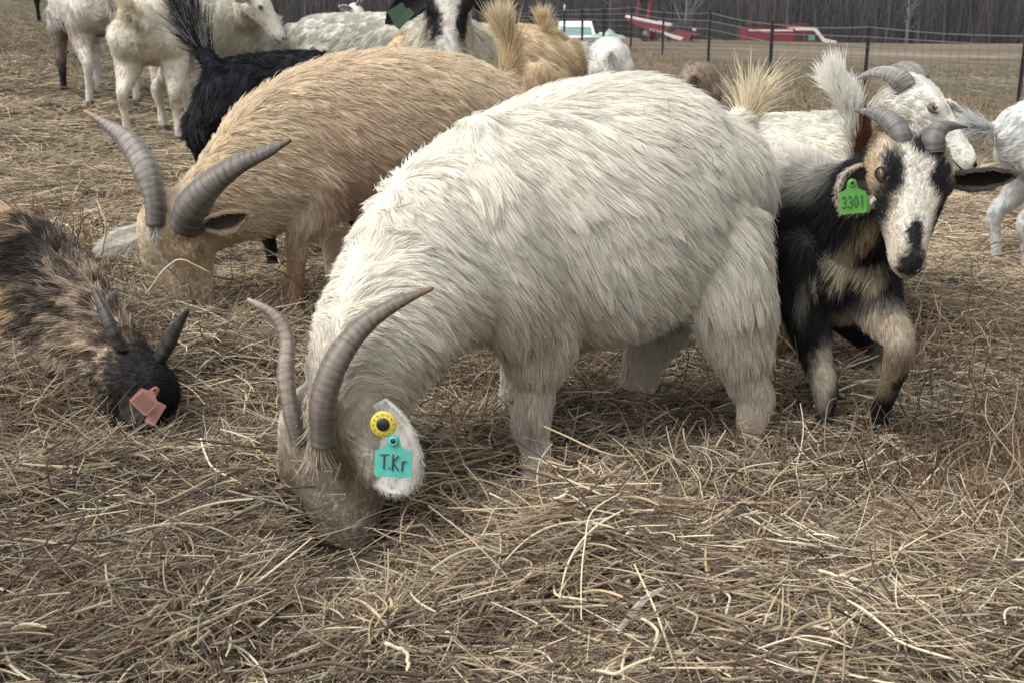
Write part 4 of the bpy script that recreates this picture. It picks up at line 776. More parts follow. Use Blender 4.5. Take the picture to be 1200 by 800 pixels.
# ---- the rest of the herd: one standing builder, every animal with its own place, coat and pose
def goat_far(label, px, Y, heading, scale=1.0, coat=WHITE, spots=(), neck='graze', poll=None, nose=None, up=None, hairs=14000, wid=.0012, furl=.035, tail='up', horns=None, ears=True, tailcol=None, zoff=0.0, fine=False,
             legcols=None, voxel=.014, hoofc='hoof', hsc=None, stance=1.0, lid='lid', tailtip=None, clump=.5, base_px=None):
    h = R(heading); F = np.array([math.cos(h), math.sin(h), 0]); L = np.array([-math.sin(h), math.cos(h), 0]); U = np.array([0, 0, 1.0])
    x0 = P(px, 100, Y)[0]; z0 = gz1(x0, Y) + zoff; O = np.array([x0, Y, z0])
    fw_ = np.stack([F, L, U])
    def W(x, y, z): return fp(O + scale * (F * x + L * y + U * z), fw_)
    g = Goat(label, (x0, Y, z0)); s_ = scale
    body = [(-.43, .62, .09, .075), (-.37, .60, .15, .12), (-.22, .575, .185, .155), (-.02, .575, .188, .18), (.16, .575, .188, .16), (.29, .565, .185, .125), (.37, .58, .14, .095)]
    g.tube([(W(a, 0, b), c * s_, d * s_) for a, b, c, d in body], L, furl, flow=-1.0, grav=.7, seg=18, per=4)
    if neck == 'graze':
        nk = [(.27, .60, .15, .11), (.40, .50, .115, .085), (.50, .36, .095, .07), (.56, .24, .08, .06)]; pl = W(.60, 0, .20); ns = F * .45 - U; up_ = F + U * .45
    elif neck == 'level':
        nk = [(.27, .62, .14, .10), (.42, .68, .105, .08), (.54, .74, .085, .065)]; pl = W(.60, 0, .80); ns = F - U * .45; up_ = U + F * .3
    else:
        nk = [(.25, .62, .15, .10), (.36, .72, .115, .08), (.43, .83, .09, .065)]; pl = W(.47, 0, .93); ns = F - U * .5; up_ = U + F * .3
    pts = [(W(a, 0, b), c * s_, d * s_) for a, b, c, d in nk]
    if poll is not None:
        pl = np.array(poll); a = W(.27, 0, .62); b = pl - norm(nose if nose is not None else ns) * -.0 - .07 * s_ * norm(up if up is not None else up_)
        pts = [(a, .15 * s_, .10 * s_), (a * .6 + b * .4 + U * .01, .115 * s_, .08 * s_), (a * .25 + b * .75, .09 * s_, .068 * s_)]
    ns = ns if nose is None else np.array(nose, float); up_ = up_ if up is None else np.array(up, float)
    hs_ = s_ * (hsc or 1.0)
    T, hx, hy, hz = head_frame(pl, ns, up_, hs_)
    g.tube(pts + [(T(-.01, 0, -.06), .072 * s_, .06 * s_)], L, furl * .9, flow=-1, grav=.7, seg=16, per=4)
    add_head(g, pl, ns, up_, hs_, fl=.014, fine=fine, lid=lid)
    for sd in (-1, 1):
        st = sd * stance
        leg(g, [W(.27, sd * .09, .52), W(.26, st * .10, .40), W(.265, st * .10, .27), W(.265, st * .10, .16), W(.268, st * .10, .08), W(.275, st * .10, .036)], [.085 * s_, .052 * s_, .036 * s_, .023 * s_, .024 * s_, .025 * s_], L, [furl * .9, furl * .6, .015, .011, .010, .006], F, hs=s_, hoofcol=hoofc)
        leg(g, [W(-.30, sd * .08, .54), W(-.26, st * .11, .42), W(-.32, st * .125, .31), W(-.385, st * .13, .245), W(-.365, st * .13, .15), W(-.355, st * .13, .08), W(-.345, st * .13, .036)], [.125 * s_, .085 * s_, .047 * s_, .033 * s_, .023 * s_, .024 * s_, .025 * s_], L, [furl, furl * .7, .02, .012, .011, .010, .006], F, hs=s_, hoofcol=hoofc)
    if tail == 'up': tp = [W(-.42, 0, .70), W(-.475, 0, .76), W(-.47, 0, .83)]
    elif tail == 'down': tp = [W(-.44, 0, .67), W(-.49, 0, .63), W(-.50, 0, .56)]
    elif tail == 'back': tp = [W(-.42, 0, .69), W(-.49, 0, .70), W(-.545, 0, .69)]
    else: tp = [np.array(q) for q in tail]
    g.tube([(W(-.38, 0, .67), .05 * s_, .04 * s_), (tp[0], .035 * s_, .03 * s_), (tp[1], .013 * s_, .012 * s_), (tp[2], .005 * s_, .005 * s_)], L, furl * .8, flow=1, grav=0, seg=10, per=3)
    wm_ = 1.0
    cf = patches(coat, [(W(*c), np.array(r) * s_, q, so) for c, r, q, so in spots] if not callable(spots) else spots(W, T), .03, 11, .004)
    g.skin(voxel, 5, cf)
    ex = []
    if ears:
        for sd in (-1, 1):
            if isinstance(ears, dict) and sd in ears: b, t, n_, wd, kw = ears[sd]; o, hh = ear(g, b(T), t(T), n_(T, hx, hy, hz), wd, fur_n=600, fw=wid * .7, **kw)
            else:
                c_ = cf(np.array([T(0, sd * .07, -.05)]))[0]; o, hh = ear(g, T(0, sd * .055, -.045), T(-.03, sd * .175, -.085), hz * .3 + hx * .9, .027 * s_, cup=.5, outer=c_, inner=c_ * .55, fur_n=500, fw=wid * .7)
            ex.append(hh)
    tc = np.array(tailcol if tailcol is not None else np.array(coat) * 1.02)
    ex.append(tuft(tp, 900, .085 * s_, wid, .014 * s_, lambda p, u: tc[None] * (1 + .15 * rng.normal(size=(len(p), 1))), .45, up=.1))
    if tailtip is not None: ex.append(tailtip(W, T))
    g.fur(hairs, wid, .30, clump, extra=ex, wave=.10, jit=.18)
    if horns:
        for sd in (-1, 1):
            if horns == 'back': hp = [T(-.005, sd * .022, -.002), T(-.03, sd * .03, .06), T(-.08, sd * .045, .10), T(-.15, sd * .07, .10), T(-.20, sd * .10, .07)]; rr = [.018, .018, .015, .010, .003]
            elif horns == 'short': hp = [T(-.005, sd * .022, -.002), T(-.035, sd * .035, .035), T(-.075, sd * .055, .05)]; rr = [.015, .012, .003]
            horn(g, hp, [r * s_ for r in rr], ridges=14, per=7, seg=12)
    g.T = T; g.W = W
    return g
GREY = (.30, .29, .27); BRN = (.14, .085, .06)
# left: rump-on white goat with a curled tail
g = goat_far('white goat seen from behind with a curled tail, back to the camera', 194, 6.30, 94, 1.04, (.66, .62, .53), [((-.47, 0, .60), (.06, .016, .05), (.34, .25, .20), 1.0), ((-.38, .13, .22), (.08, .05, .05), (.42, .36, .28), 1), ((-.38, -.13, .22), (.08, .05, .05), (.42, .36, .28), 1)],
             'up', hairs=20000, wid=.0013, furl=.030, tail=[P(166, 34, 5.80), P(152, 10, 5.76), P(150, 20, 5.70)], tailcol=(.66, .60, .47), stance=.98, clump=.4)
# left edge: pied goat with a black foreleg
goat_far('grey-white goat with a dark belly and one black foreleg, beside the rump-on goat', 110, 7.45, 126, 1.12, (.58, .55, .50), [((.27, .10, .15), (.10, .08, .24), BLACKF, .6), ((.33, .0, .62), (.09, .30, .12), BLACKF, 1.0), ((0, .1, .38), (.26, .25, .07), (.11, .075, .06), 1), ((-.26, .12, .36), (.12, .08, .12), (.42, .36, .29), 1.2), ((.22, .1, .30), (.08, .1, .08), (.25, .20, .16), 1)],
         'level', hairs=16000, wid=.0014, furl=.035, tail='down', horns=None)
goat_far('black goat far up the slope, only its feet in the frame', 26, 12.9, 20, .95, BLACKF, (), 'graze', hairs=3000, wid=.003, tail='down', voxel=.02)
# cream goat walking away with its head turned right
g = goat_far('cream-white goat whose muzzle shows beside the treeline, above the black one', 262, 6.7, 56, 1.02, (.60, .575, .50), (), 'up', poll=P(304, -8, 6.25), nose=(.66, -.15, -.72), up=(.78, -.1, .5), hairs=20000, wid=.0013, furl=.045, tail='down', fine=True, lid='lid_pale', stance=.9)
goat_far('cream goat with a rounded flank behind the muzzle of its neighbour', 300, 7.7, 176, .92, (.56, .51, .39), (), 'graze', hairs=9000, wid=.0015, tail='down', zoff=-.24)
# black goat between tan goat and herd
def blk(W, T): return [(W(-.35, .12, .12), (.06, .06, .03), (.12, .10, .08), 1.0)]
g = goat_far('black goat with a raised grey-black tail, half hidden behind the tan goat', 336, 4.02, 70, 1.02, (.016, .017, .022), (), 'graze', hairs=26000, wid=.0010, furl=.040, zoff=-.09, tail=[P(246, 72, 3.66), P(232, 52, 3.72), P(222, 22, 3.72)], tailcol=(.025, .025, .03),
             tailtip=lambda W, T: tuft([P(246, 72, 3.72), P(233, 52, 3.70), P(222, 20, 3.70), P(219, -8, 3.70)], 1800, .13, .0010, .024, lambda p, u: np.where((rng.random(len(p)) < .66)[:, None], np.array([[.025, .027, .033]]), np.array([[.36, .36, .35]])), .28, up=.3))
# black leg of a second dark animal under the tan goat's neck is this one's foreleg side
goat_far('woolly off-white goat with a hunched back, behind the black and tan goats', 438, 6.6, 2, 1.06, (.60, .58, .52), [((-.40, 0, .5), (.07, .3, .07), (.30, .26, .21), 1.2)], 'graze', hairs=26000, wid=.0013, furl=.040, tail='down', clump=.62, zoff=-.085)
goat_far('small white horned goat showing only its head above the woolly one', 395, 8.6, 20, .95, (.62, .60, .55), (), 'level', zoff=-.26, poll=P(420, 8, 8.7), nose=(.5, -.3, -.6), up=(.5, 0, .8), hairs=6000, wid=.0016, horns='back')
# black and white faced goat looking over the tan goat's back
def facespots(W, T):
    return [(T(.12, .060, -.03), (.125, .036, .07), BLACKF, .5), (T(.12, -.060, -.03), (.125, .036, .07), BLACKF, .5), (T(.21, .05, -.09), (.05, .03, .04), (.42, .36, .29), .8), (T(.21, -.05, -.09), (.05, .03, .04), (.42, .36, .29), .8), (T(.14, 0, .0), (.20, .032, .09), (.66, .64, .60), .6),
            (T(.25, 0, -.07), (.02, .03, .03), (.09, .07, .07), .7), (T(-.02, 0, 0), (.05, .05, .05), (.6, .58, .54), .9)]
EB = dict(cup=.5, outer=(.03, .028, .03), inner=(.015, .014, .015), fl=.008)
g = goat_far('tall goat with a black and white face and green tag, peering over the tan back', 528, 4.35, -90, 1.12, (.55, .50, .42), facespots, 'up', poll=P(524, -26, 3.92), nose=(.03, -.42, -.9), up=(0, -.92, .40), hairs=24000, wid=.0010, furl=.028, voxel=.010, fine=True,
             ears={-1: (lambda T: T(.01, -.05, -.045), lambda T: P(452, 28, 3.90), lambda T, x, y, z: (-.1, -1, .1), .048, dict(EB, roundness=.5)), 1: (lambda T: T(.01, .05, -.045), lambda T: P(606, 28, 3.92), lambda T, x, y, z: (0, -1, -.2), .036, EB)})
c = P(467, 16, 3.84); eartag(g, 'ear_tag', c, (-.1, -1, .1), (-.6, 0, 1), .060, .050, 'tag_dgreen', None, stem=False, label='dark green ear tag'); c = P(473, 22, 3.83); eartag(g, 'ear_tag', c, (-.1, -1, .15), (-1.0, 0, 1.0), .075, .030, 'tag_dgreen', None, stem=False, label='front leaf of the dark green ear tag')
goat_far('tan goat with a small upright tail, behind the tail of the nearer tan one', 560, 5.4, 176, 1.06, (.48, .37, .24), [((-.3, 0, .72), (.2, .2, .08), (.56, .45, .30), 1)], 'graze', hairs=18000, wid=.0012, furl=.035, zoff=-.02, tail=[P(629, 52, 5.35), P(637, 42, 5.33), P(636, 27, 5.33)], tailcol=(.62, .50, .33))
goat_far('white goat rump beyond the small upright tan tail', 578, 6.6, 180, 1.0, (.62, .61, .57), [((-.40, 0, .45), (.1, .2, .05), (.2, .18, .16), 1.2)], 'graze', hairs=9000, wid=.0014, tail='down')
goat_far('white goat showing a sliver of back above the big white one', 712, 8.2, 88, .86, (.66, .65, .60), (), 'graze', hairs=6000, wid=.0016, tail='down')
goat_far('brown-grey goat whose low back shows by the fence side of the white rump', 815, 6.9, 80, .80, (.24, .19, .14), (), 'graze', hairs=6000, wid=.0015, tail='down')
# right side
def tb(W, T): return [(W(-.40, 0, .60), (.14, .5, .15), (.60, .58, .52), 1.0)]
RT = [P(1003, 190, 2.94), P(1000, 155, 2.90), P(988, 112, 2.89)]
g = goat_far('white goat with a tall raised tail, brown on its underside', 952, 3.18, 150, .66, (.68, .66, .58), (), 'graze', hairs=24000, wid=.0009, furl=.030, voxel=.010, tail=RT, tailcol=(.70, .68, .62), zoff=.10,
             tailtip=lambda W, T: tuft([P(1008, 195, 2.92), P(1006, 160, 2.88), P(996, 125, 2.86), P(980, 98, 2.86)], 5200, .062, .0009, .026, lambda p, u: np.where(((p[:, 0] > P(1004, 150, 2.88)[0]) & (p[:, 2] < P(1000, 135, 2.88)[2]) & (p[:, 1] < 2.90))[:, None], np.array([[.20, .085, .05]]), np.array([[.88, .86, .80]])) * (1 + .08 * rng.normal(size=(len(p), 1))), .12, up=.15))
def hsp(W, T): return [(T(.255, 0, -.075), (.026, .035, .035), (.07, .055, .055), .6), (T(.1, 0, -.13), (.12, .06, .04), (.56, .50, .40), 1.3)]
g = goat_far('white goat with long swept-back horns gazing right over the spotted one', 945, 3.42, 22, .90, (.72, .70, .63), hsp, 'level', poll=P(1080, 98, 2.92), nose=(.66, -.40, -.62), up=(.66, -.10, .74), zoff=-.07, hsc=1.05, hairs=36000, wid=.0009, furl=.036, voxel=.009, fine=True, lid='lid_pale', tail='down',
             ears={-1: (lambda T: P(1056, 116, 2.90), lambda T: P(1026, 128, 2.95), lambda T, x, y, z: (-.2, -.3, -1), .018, dict(cup=.2, outer=(.66, .63, .56), inner=(.62, .58, .5))), 1: (lambda T: P(1104, 118, 2.99), lambda T: P(1129, 130, 2.96), lambda T, x, y, z: (0, .3, 1), .020, dict(cup=.5, outer=(.68, .66, .6), inner=(.5, .44, .38)))})
horn(g, [P(1063, 104, 2.89), P(1055, 93, 2.90), P(1037, 85, 2.93), P(1018, 87, 2.97), P(1001, 95, 3.00)], [.026, .025, .019, .012, .004], .8, (.3, 1, 0), 22, .06, dark=(.10, .095, .085), light=(.34, .32, .29), tipc=(.25, .23, .2))
horn(g, [P(1079, 97, 2.97), P(1070, 83, 3.00), P(1058, 77, 3.03), P(1046, 78, 3.06)], [.024, .022, .014, .005], .8, (.3, 1, 0), 16, .06, dark=(.10, .09, .08), light=(.28, .26, .23), tipc=(.25, .23, .2))
goat_far('pure white young goat cut by the frame beside the fence end', 1306, 4.0, 6, .86, (.64, .64, .62), [((-.35, -.12, .16), (.06, .06, .12), (.44, .42, .38), 1.2)], 'graze', hairs=22000, wid=.0011, furl=.026, voxel=.011, tail=[P(1168, 152, 3.98), P(1156, 152, 3.96), P(1144, 148, 3.95)], tailcol=(.68, .68, .66), zoff=-.02, stance=.9)

# ------------------------------------------------------------------ hay, twigs and litter on the ground
def litter(name, n, y0, y1, lmin, lmax, wpx, wmin, pal, pile, label_, k=5, curl=.15, pitch=.16, exp=1.0, xs=None, wexp=1.0, kink=.16, amb=None, lift=0.0):
    u = rng.random(n)
    Y = (y0 ** -exp + u * (y1 ** -exp - y0 ** -exp)) ** (-1 / exp) if exp else y0 * (y1 / y0) ** u
    X = (rng.random(n) * 2 - 1) * (.52 * Y + .35) if xs is None else xs(Y, n)
    keep = ((X + .285) / .095) ** 2 + ((Y - 1.76) / .15) ** 2 > 1; X, Y = X[keep], Y[keep]; n = len(X)     # the white goat's head parts the hay
    Z = gz(X, Y)
    far = np.clip(Y / 2.5, 1, 4)
    L = (lmin + (lmax - lmin) * rng.random(n) ** 2.2) * np.minimum(far, 1.8); W_ = np.maximum(wmin * (.5 + 1.1 * rng.random(n) ** 1.6), wpx * Y / FPX * (.6 + .6 * rng.random(n)))
    pl = pile * (.35 + 1.5 * np.clip(vnoise(np.stack([X, Y, X * 0], -1), 3.4, 31) + .3, 0, 1.3))
    fl = vnoise(np.stack([X, Y, X * 0], -1), 1.6, 41) * 2.2                     # locally combed directions
    yaw = np.where(rng.random(n) < .45, fl + .5 * rng.normal(size=n), rng.random(n) * 2 * PI)
    pt = rng.normal(size=n) * pitch; steep = rng.random(n) < .05; pt[steep] += .7 * rng.random(steep.sum())
    d = np.stack([np.cos(yaw) * np.cos(pt), np.sin(yaw) * np.cos(pt), np.sin(pt)], -1); sd = np.stack([-np.sin(yaw), np.cos(yaw), 0 * yaw], -1)
    t = np.linspace(-.5, .5, k)[None, :, None]; bend = rng.normal(size=(n, 1, 1)) * curl; bz = rng.normal(size=(n, 1, 1)) * curl * .35
    kk = (np.abs(t - (rng.random((n, 1, 1)) - .5) * .6)) * rng.normal(size=(n, 1, 1)) * kink
    c = np.stack([X, Y, Z + lift + pl * rng.random(n)], -1)
    pts = c[:, None] + L[:, None, None] * (d[:, None] * t + sd[:, None] * (bend * (4 * t * t - .5) * .5 + kk) + np.array([0, 0, 1.0]) * (-np.abs(bz) * 2 * t * t + .1 * kk))
    pts[:, :, 2] = np.maximum(pts[:, :, 2], (Z - .012)[:, None])
    pal = np.array(pal); pc, pw = pal[:, :3], pal[:, 3]; ci = rng.choice(len(pal), n, p=pw / pw.sum())
    col = pc[ci] * (1 + .22 * rng.normal(size=(n, 1))) * (1 + .20 * vnoise(c, 1.3, 51)[:, None])
    rad = (W_ / 2)[:, None] * np.array([.75, 1, 1, 1, .6] if k == 5 else np.interp(np.linspace(0, 1, k), [0, .2, .8, 1], [.7, 1, 1, .6]))[None]
    o = strands(name, pts, rad, np.clip(col, .008, .9), M['hay']); tag(o, label_, 'hay' if 'hay' in name else 'litter', kind='stuff'); return o
HAY = [(0.3032, 0.2389, 0.1625, 3), (0.4266, 0.3504, 0.2516, 2.6), (0.2135, 0.1647, 0.1152, 3), (0.5837, 0.4993, 0.3774, 1.0), (0.1516, 0.1115, 0.0785, 2.2), (0.3481, 0.2655, 0.1782, 2), (0.2807, 0.2602, 0.1992, 1.6), (0.0954, 0.0691, 0.0523, 1.6)]
MID = [(0.3881, 0.308, 0.2104, 3), (0.5259, 0.4264, 0.304, 2.6), (0.2881, 0.2252, 0.1578, 2.5), (0.6261, 0.5212, 0.3856, 1.2), (0.2003, 0.1482, 0.1052, 1.8), (0.3507, 0.3198, 0.2221, 1.2)]
litter('hay', 120000, 1.05, 3.4, .035, .28, .0, .0019, HAY, .066, 'tangled grey-tan hay and stalks covering the near ground', exp=1.2)
litter('hay_chaff', 60000, 1.05, 3.4, .012, .05, .0, .0015, HAY, .045, 'short broken bits of hay sifted through the tangle', exp=1.2, pitch=.3)
litter('hay_mat', 80000, 3.2, 9, .03, .16, .75, .0022, MID, .035, 'flattened trampled hay across the middle ground', exp=.6)
litter('dry_grass', 42000, 8, 26, .05, .16, .6, .003, [(.24, .19, .13, 3), (.30, .24, .17, 2), (.17, .14, .10, 2), (.14, .14, .08, 1.3), (.36, .30, .21, .6)], .04, 'dry winter grass beyond the herd', exp=1.0, pitch=.5)
litter('hay_flakes', 9000, 1.05, 3.6, .008, .035, .0, .0050, HAY, .065, 'broken flat leaf flakes and chaff caught in the hay', exp=1.2, pitch=.4, k=4, curl=.5)
litter('coarse_hay', 2200, 1.1, 4.2, .05, .24, .0, .0032, [(.36, .28, .17, 3), (.24, .175, .11, 2), (.50, .43, .29, 2)], .085, 'coarse broken stalks mixed through the hay', exp=1.1, k=7, curl=.22, pitch=.25, kink=.4, lift=.01)
litter('dark_twigs', 5200, 1.1, 5, .10, .34, .8, .0022, [(.10, .068, .05, 3), (.15, .10, .075, 2), (.06, .045, .04, 2)], .09, 'thin dark weed stems tangled in the hay', exp=1, k=8, curl=.28, pitch=.35, kink=.35)
litter('pale_stems', 2600, 1.1, 5, .04, .20, .9, .0027, [(.58, .51, .38, 3), (.46, .40, .29, 2)], .07, 'paler flat straws lying on top of the hay', exp=1, k=5, curl=.16, pitch=.2, lift=.02)
def heap_xs(pts_):
    pp = np.array(pts_)
    def f(Y, n):
        i = rng.integers(0, len(pp), n); Y[:] = pp[i, 1] + rng.normal(size=n) * pp[i, 2] * .7; return pp[i, 0] + rng.normal(size=n) * pp[i, 2]
    return f
litter('hay_heap', 16000, 1.1, 3.4, .04, .22, .0, .0021, HAY, .10, 'loose heaps of hay pulled up round the grazing muzzles and legs', exp=1, pitch=.45, curl=.3, kink=.35,
       xs=heap_xs([(-.72, 1.95, .12), (-.90, 2.05, .12), (-1.05, 2.2, .12), (-.50, 1.42, .10), (-.10, 1.42, .10), (.05, 1.75, .10), (-1.0, 2.75, .14), (-.85, 2.95, .10), (-.45, 2.6, .15), (-.5, 2.2, .12), (-.05, 2.25, .10), (.3, 2.0, .10), (.62, 1.75, .15), (.9, 1.7, .15), (-1.1, 2.9, .12)]))
def weeds(name, n, clumps_, hmin, hmax, cols, lab, width=.0016):
    P0 = []; D = []; H = []
    cx = rng.integers(0, len(clumps_), n); C_ = np.array(clumps_); X = C_[cx, 0] + rng.normal(size=n) * C_[cx, 2]; Y = C_[cx, 1] + rng.normal(size=n) * C_[cx, 2]; Z = gz(X, Y)
    d = norm(np.stack([rng.normal(size=n) * .45, rng.normal(size=n) * .45, np.ones(n)], -1)); Hh = hmin + (hmax - hmin) * rng.random(n); t = np.linspace(0, 1, 7)[None, :, None]
    sd = rng.normal(size=(n, 1, 3)) * .16; pts = np.stack([X, Y, Z], -1)[:, None] + Hh[:, None, None] * (d[:, None] * t + sd * t * t + .05 * rng.normal(size=(n, 7, 3)) * t)
    c = np.array(cols)[rng.integers(0, len(cols), n)] * (1 + .2 * rng.normal(size=(n, 1)))
    o = strands(name, pts, width * np.array([1, 1, .9, .8, .7, .5, .3])[None] * (.6 + .8 * rng.random((n, 1))), np.clip(c, .01, 1), M['hay']); tag(o, lab, 'weeds', kind='stuff')
def px2g(px, py, r):
    best = None
    for Y in np.linspace(1.0, 14, 900):
        p = P(px, py, Y)
        if p[2] <= gz1(p[0], p[1]) + .02: return (p[0], p[1], r)
    return (p[0], p[1], r)
weeds('weed_stems', 900, [px2g(*q) for q in [(1170, 560, .10), (1120, 590, .12), (1060, 600, .10), (1195, 520, .10), (500, 520, .08), (540, 480, .06), (690, 450, .10), (660, 470, .08), (840, 470, .10), (100, 300, .05), (60, 280, .05), (110, 330, .08), (1120, 400, .15), (1080, 440, .10), (40, 520, .10), (250, 380, .10), (300, 420, .1)]], .07, .24,
      [(.11, .075, .055), (.20, .15, .10), (.30, .23, .15), (.16, .10, .07)], 'upright brittle weed stems poking out of the hay')
weeds('fence_grass', 5000, [(float(a), float(b), .35) for a, b in zip(np.linspace(1.0, 7.0, 26), np.interp(np.linspace(1.0, 7.0, 26), [1, 3.0, 3.9, 4.4, 5.6, 7.0], [34, 30, 24, 17.6, 16.4, 14]))] + [(3.2 + .3 * k, 13.0 + .6 * math.sin(k), .8) for k in range(8)], .06, .24, [(.26, .20, .13), (.33, .26, .18), (.20, .16, .11)], 'dry tan grass growing along the fence', .004)

# ------------------------------------------------------------------ stalks and twigs that can be told apart
def stalk(name, pxs, Y, r, mat, label, lift=.045, seg=7, branch=None):
    pts = []
    for q in pxs:
        X_, Y_, _ = px2g(q[0], q[1] + 0, 0) if len(q) < 3 else (*P(q[0], q[1], q[2])[:2], 0)
        z = gz1(X_, Y_) + lift if len(q) < 3 else P(q[0], q[1], q[2])[2]
        pts.append((X_, Y_, z))
    # lifted pieces project a little higher than their ground spot, so pull them towards the camera
    pts = [tuple(np.array(p) + (np.array([0, -1, 0]) * lift * 1.9 if len(pxs[0]) < 3 else 0)) for p in pts]
    r *= .74; c = cr(pts, 7); n = len(c); jit = np.cumsum(rng.normal(size=(n, 3)) * .0013, axis=0)
    rr = r * np.interp(np.linspace(0, 1, n), [0, .1, .85, 1], [.85, 1, .9, .6]) * (1 + .08 * np.sin(np.arange(n) * 1.7))
    root = np.array(c[0]); mb = MB(); mb.tube(c - root + jit, rr, seg)
    if branch:
        for i, dv, ln in branch: b0 = c[min(i, n - 1)] - root; mb.tube([b0, b0 + np.array(dv) * ln * .5 + rng.normal(size=3) * .004, b0 + np.array(dv) * ln], [r * .6, r * .45, r * .25], 5)
    me = mb; o = mesh_obj(name, me.V, me.F, M[mat], None, True); o.location = tuple(root); tag(o, label, 'stalk' if 'stalk' in name else ('twig' if 'twig' in name else 'leaf'), 'loose stalks and twigs on the hay'); return o
stalk('dry_stalk', [(688, 610), (715, 588), (750, 576), (795, 574), (840, 579)], 0, .0062, 'stalk', 'thick tan stalk forking under the white belly, lying across the hay')
stalk('dry_stalk', [(718, 604), (745, 585), (768, 566), (790, 543)], 0, .0048, 'stalk', 'short brown stalk crossing the thick forked one and pointing up right')
stalk('twig', [(640, 508), (700, 503), (760, 503), (820, 509), (868, 507)], 0, .0052, 'twig', 'straight brown twig lying between the white goat\'s legs', branch=[(8, (.2, .1, .5), .06), (14, (.3, .2, -.3), .05)])
stalk('dry_stalk', [(740, 605), (800, 600), (870, 606), (940, 615)], 0, .0030, 'stalk_pale', 'long thin straw-yellow stem right of the thick forked stalk')
stalk('dry_stalk', [(570, 695), (650, 687), (710, 690), (770, 700)], 0, .0034, 'stalk_pale', 'pale horizontal stem below the middle of the hay')
stalk('dry_stalk', [(968, 702), (985, 735), (1010, 762), (1052, 800)], 0, .0036, 'stalk_pale', 'pale cut stem slanting down to the lower right')
stalk('dry_stalk', [(942, 656), (965, 664), (990, 671)], 0, .0038, 'stalk_pale', 'short pale chip of stem above the slanting lower right one')
stalk('dry_stalk', [(200, 705), (235, 665), (270, 625), (330, 604)], 0, .0046, 'stalk', 'bowed tan stalk rising toward the white goat\'s muzzle')
stalk('dry_stalk', [(0, 652), (40, 646), (98, 638)], 0, .0036, 'stalk_pale', 'yellow stem running in from the left edge')
stalk('dry_stalk', [(5, 748), (40, 762), (85, 792)], 0, .0058, 'stalk', 'dark tan stalk in the bottom left corner')
stalk('twig', [(100, 800), (108, 765), (118, 720)], 0, .0050, 'twig', 'reddish broken twig standing up at the lower left', lift=.07)
stalk('dry_stalk', [(335, 774), (400, 757), (460, 757), (530, 765)], 0, .0040, 'twig', 'long brown stalk lying low under the muzzle, near the bottom edge')
stalk('twig', [(460, 720), (490, 700), (512, 676)], 0, .0055, 'twig', 'stubby dark broken twig below the ear with the teal tag')
stalk('dry_stalk', [(462, 735), (478, 758), (484, 778)], 0, .0038, 'stalk_pale', 'flat pale straw stub left of the bottom centre')
stalk('dry_stalk', [(530, 650), (548, 620), (562, 600), (575, 585)], 0, .0042, 'stalk', 'tan stem leaning right of the big white head')
stalk('dry_stalk', [(752, 758), (762, 778), (775, 798)], 0, .0045, 'stalk_pale', 'thick pale stub at the bottom edge')
stalk('dry_stalk', [(778, 640), (800, 655), (822, 680), (828, 705)], 0, .0042, 'stalk', 'bent tan stalk with a split end right of the centre')
stalk('dry_stalk', [(975, 592), (995, 570), (1020, 546)], 0, .0032, 'stalk_pale', 'straight straw leaning below the spotted goat')
stalk('dry_stalk', [(880, 545), (950, 548), (1010, 538), (1075, 523)], 0, .0024, 'stalk_pale', 'long curved straw just in front of the spotted goat\'s hooves')
stalk('twig', [(1080, 505), (1140, 540), (1170, 570), (1200, 588)], 0, .0026, 'twig', 'thin dark twig arching at the right edge')
stalk('twig', [(1110, 345), (1128, 350), (1152, 334)], 0, .005, 'twig', 'little dark stick on the trampled hay below the right-edge goat')
stalk('dry_stalk', [(118, 300, 2.95), (122, 262, 2.95), (112, 235, 2.98)], 0, .004, 'stalk', 'upright stem beside the tan goat\'s white ear')
stalk('dry_stalk', [(170, 345, 2.7), (205, 305, 2.72), (245, 318, 2.75)], 0, .0032, 'stalk_pale', 'bent pale straw lying over the tan goat\'s nose')
stalk('twig', [(27, 260, 2.75), (55, 278, 2.7), (78, 295, 2.65)], 0, .0035, 'twig', 'dark twig slanting above the grizzled goat\'s back')
stalk('twig', [(90, 290, 2.7), (97, 262, 2.72), (110, 250, 2.74)], 0, .0028, 'twig', 'thin dark hooked twig beside the upright stem')
stalk('twig', [(160, 560, 1.95), (163, 530, 1.97), (163, 500, 1.98)], 0, .0028, 'twig', 'short upright twig in front of the grizzled muzzle')
def blade(pxs, wd, label, mat='husk'):
    pts = []
    for q in pxs: X_, Y_, _ = px2g(q[0], q[1], 0); pts.append((X_, Y_ - .09, gz1(X_, Y_) + .06))
    c = cr(pts, 6); root = c[0].copy(); t = norm(np.gradient(c, axis=0)); V = []; n = len(c)
    for i in range(n):
        s_ = norm(np.cross(t[i], (0, -.6, 1))); tw = .9 * math.sin(i * .35); up_ = np.cross(s_, t[i]); s2 = s_ * math.cos(tw) + up_ * math.sin(tw); w_ = wd * math.sin(PI * (i + .8) / (n + .6)) ** .6
        for v, h_ in ((-1, 0), (-.4, .0016), (0, -.0012), (.4, .0016), (1, 0)): V.append(c[i] - root + s2 * w_ * v + up_ * h_)
        for v, h_ in ((1, -.0012), (0, -.0024), (-1, -.0012)): V.append(c[i] - root + s2 * w_ * v * .99 + up_ * h_)
    F = [(i * 8 + k, i * 8 + (k + 1) % 8, (i + 1) * 8 + (k + 1) % 8, (i + 1) * 8 + k) for i in range(n - 1) for k in range(8)]
    o = mesh_obj('dry_leaf', V, F, M[mat]); o.location = tuple(root); tag(o, label, 'leaf', 'loose stalks and twigs on the hay')
blade([(320, 728), (345, 708), (368, 690), (398, 672)], .0075, 'broad bleached leaf blade lying left of the bottom centre')
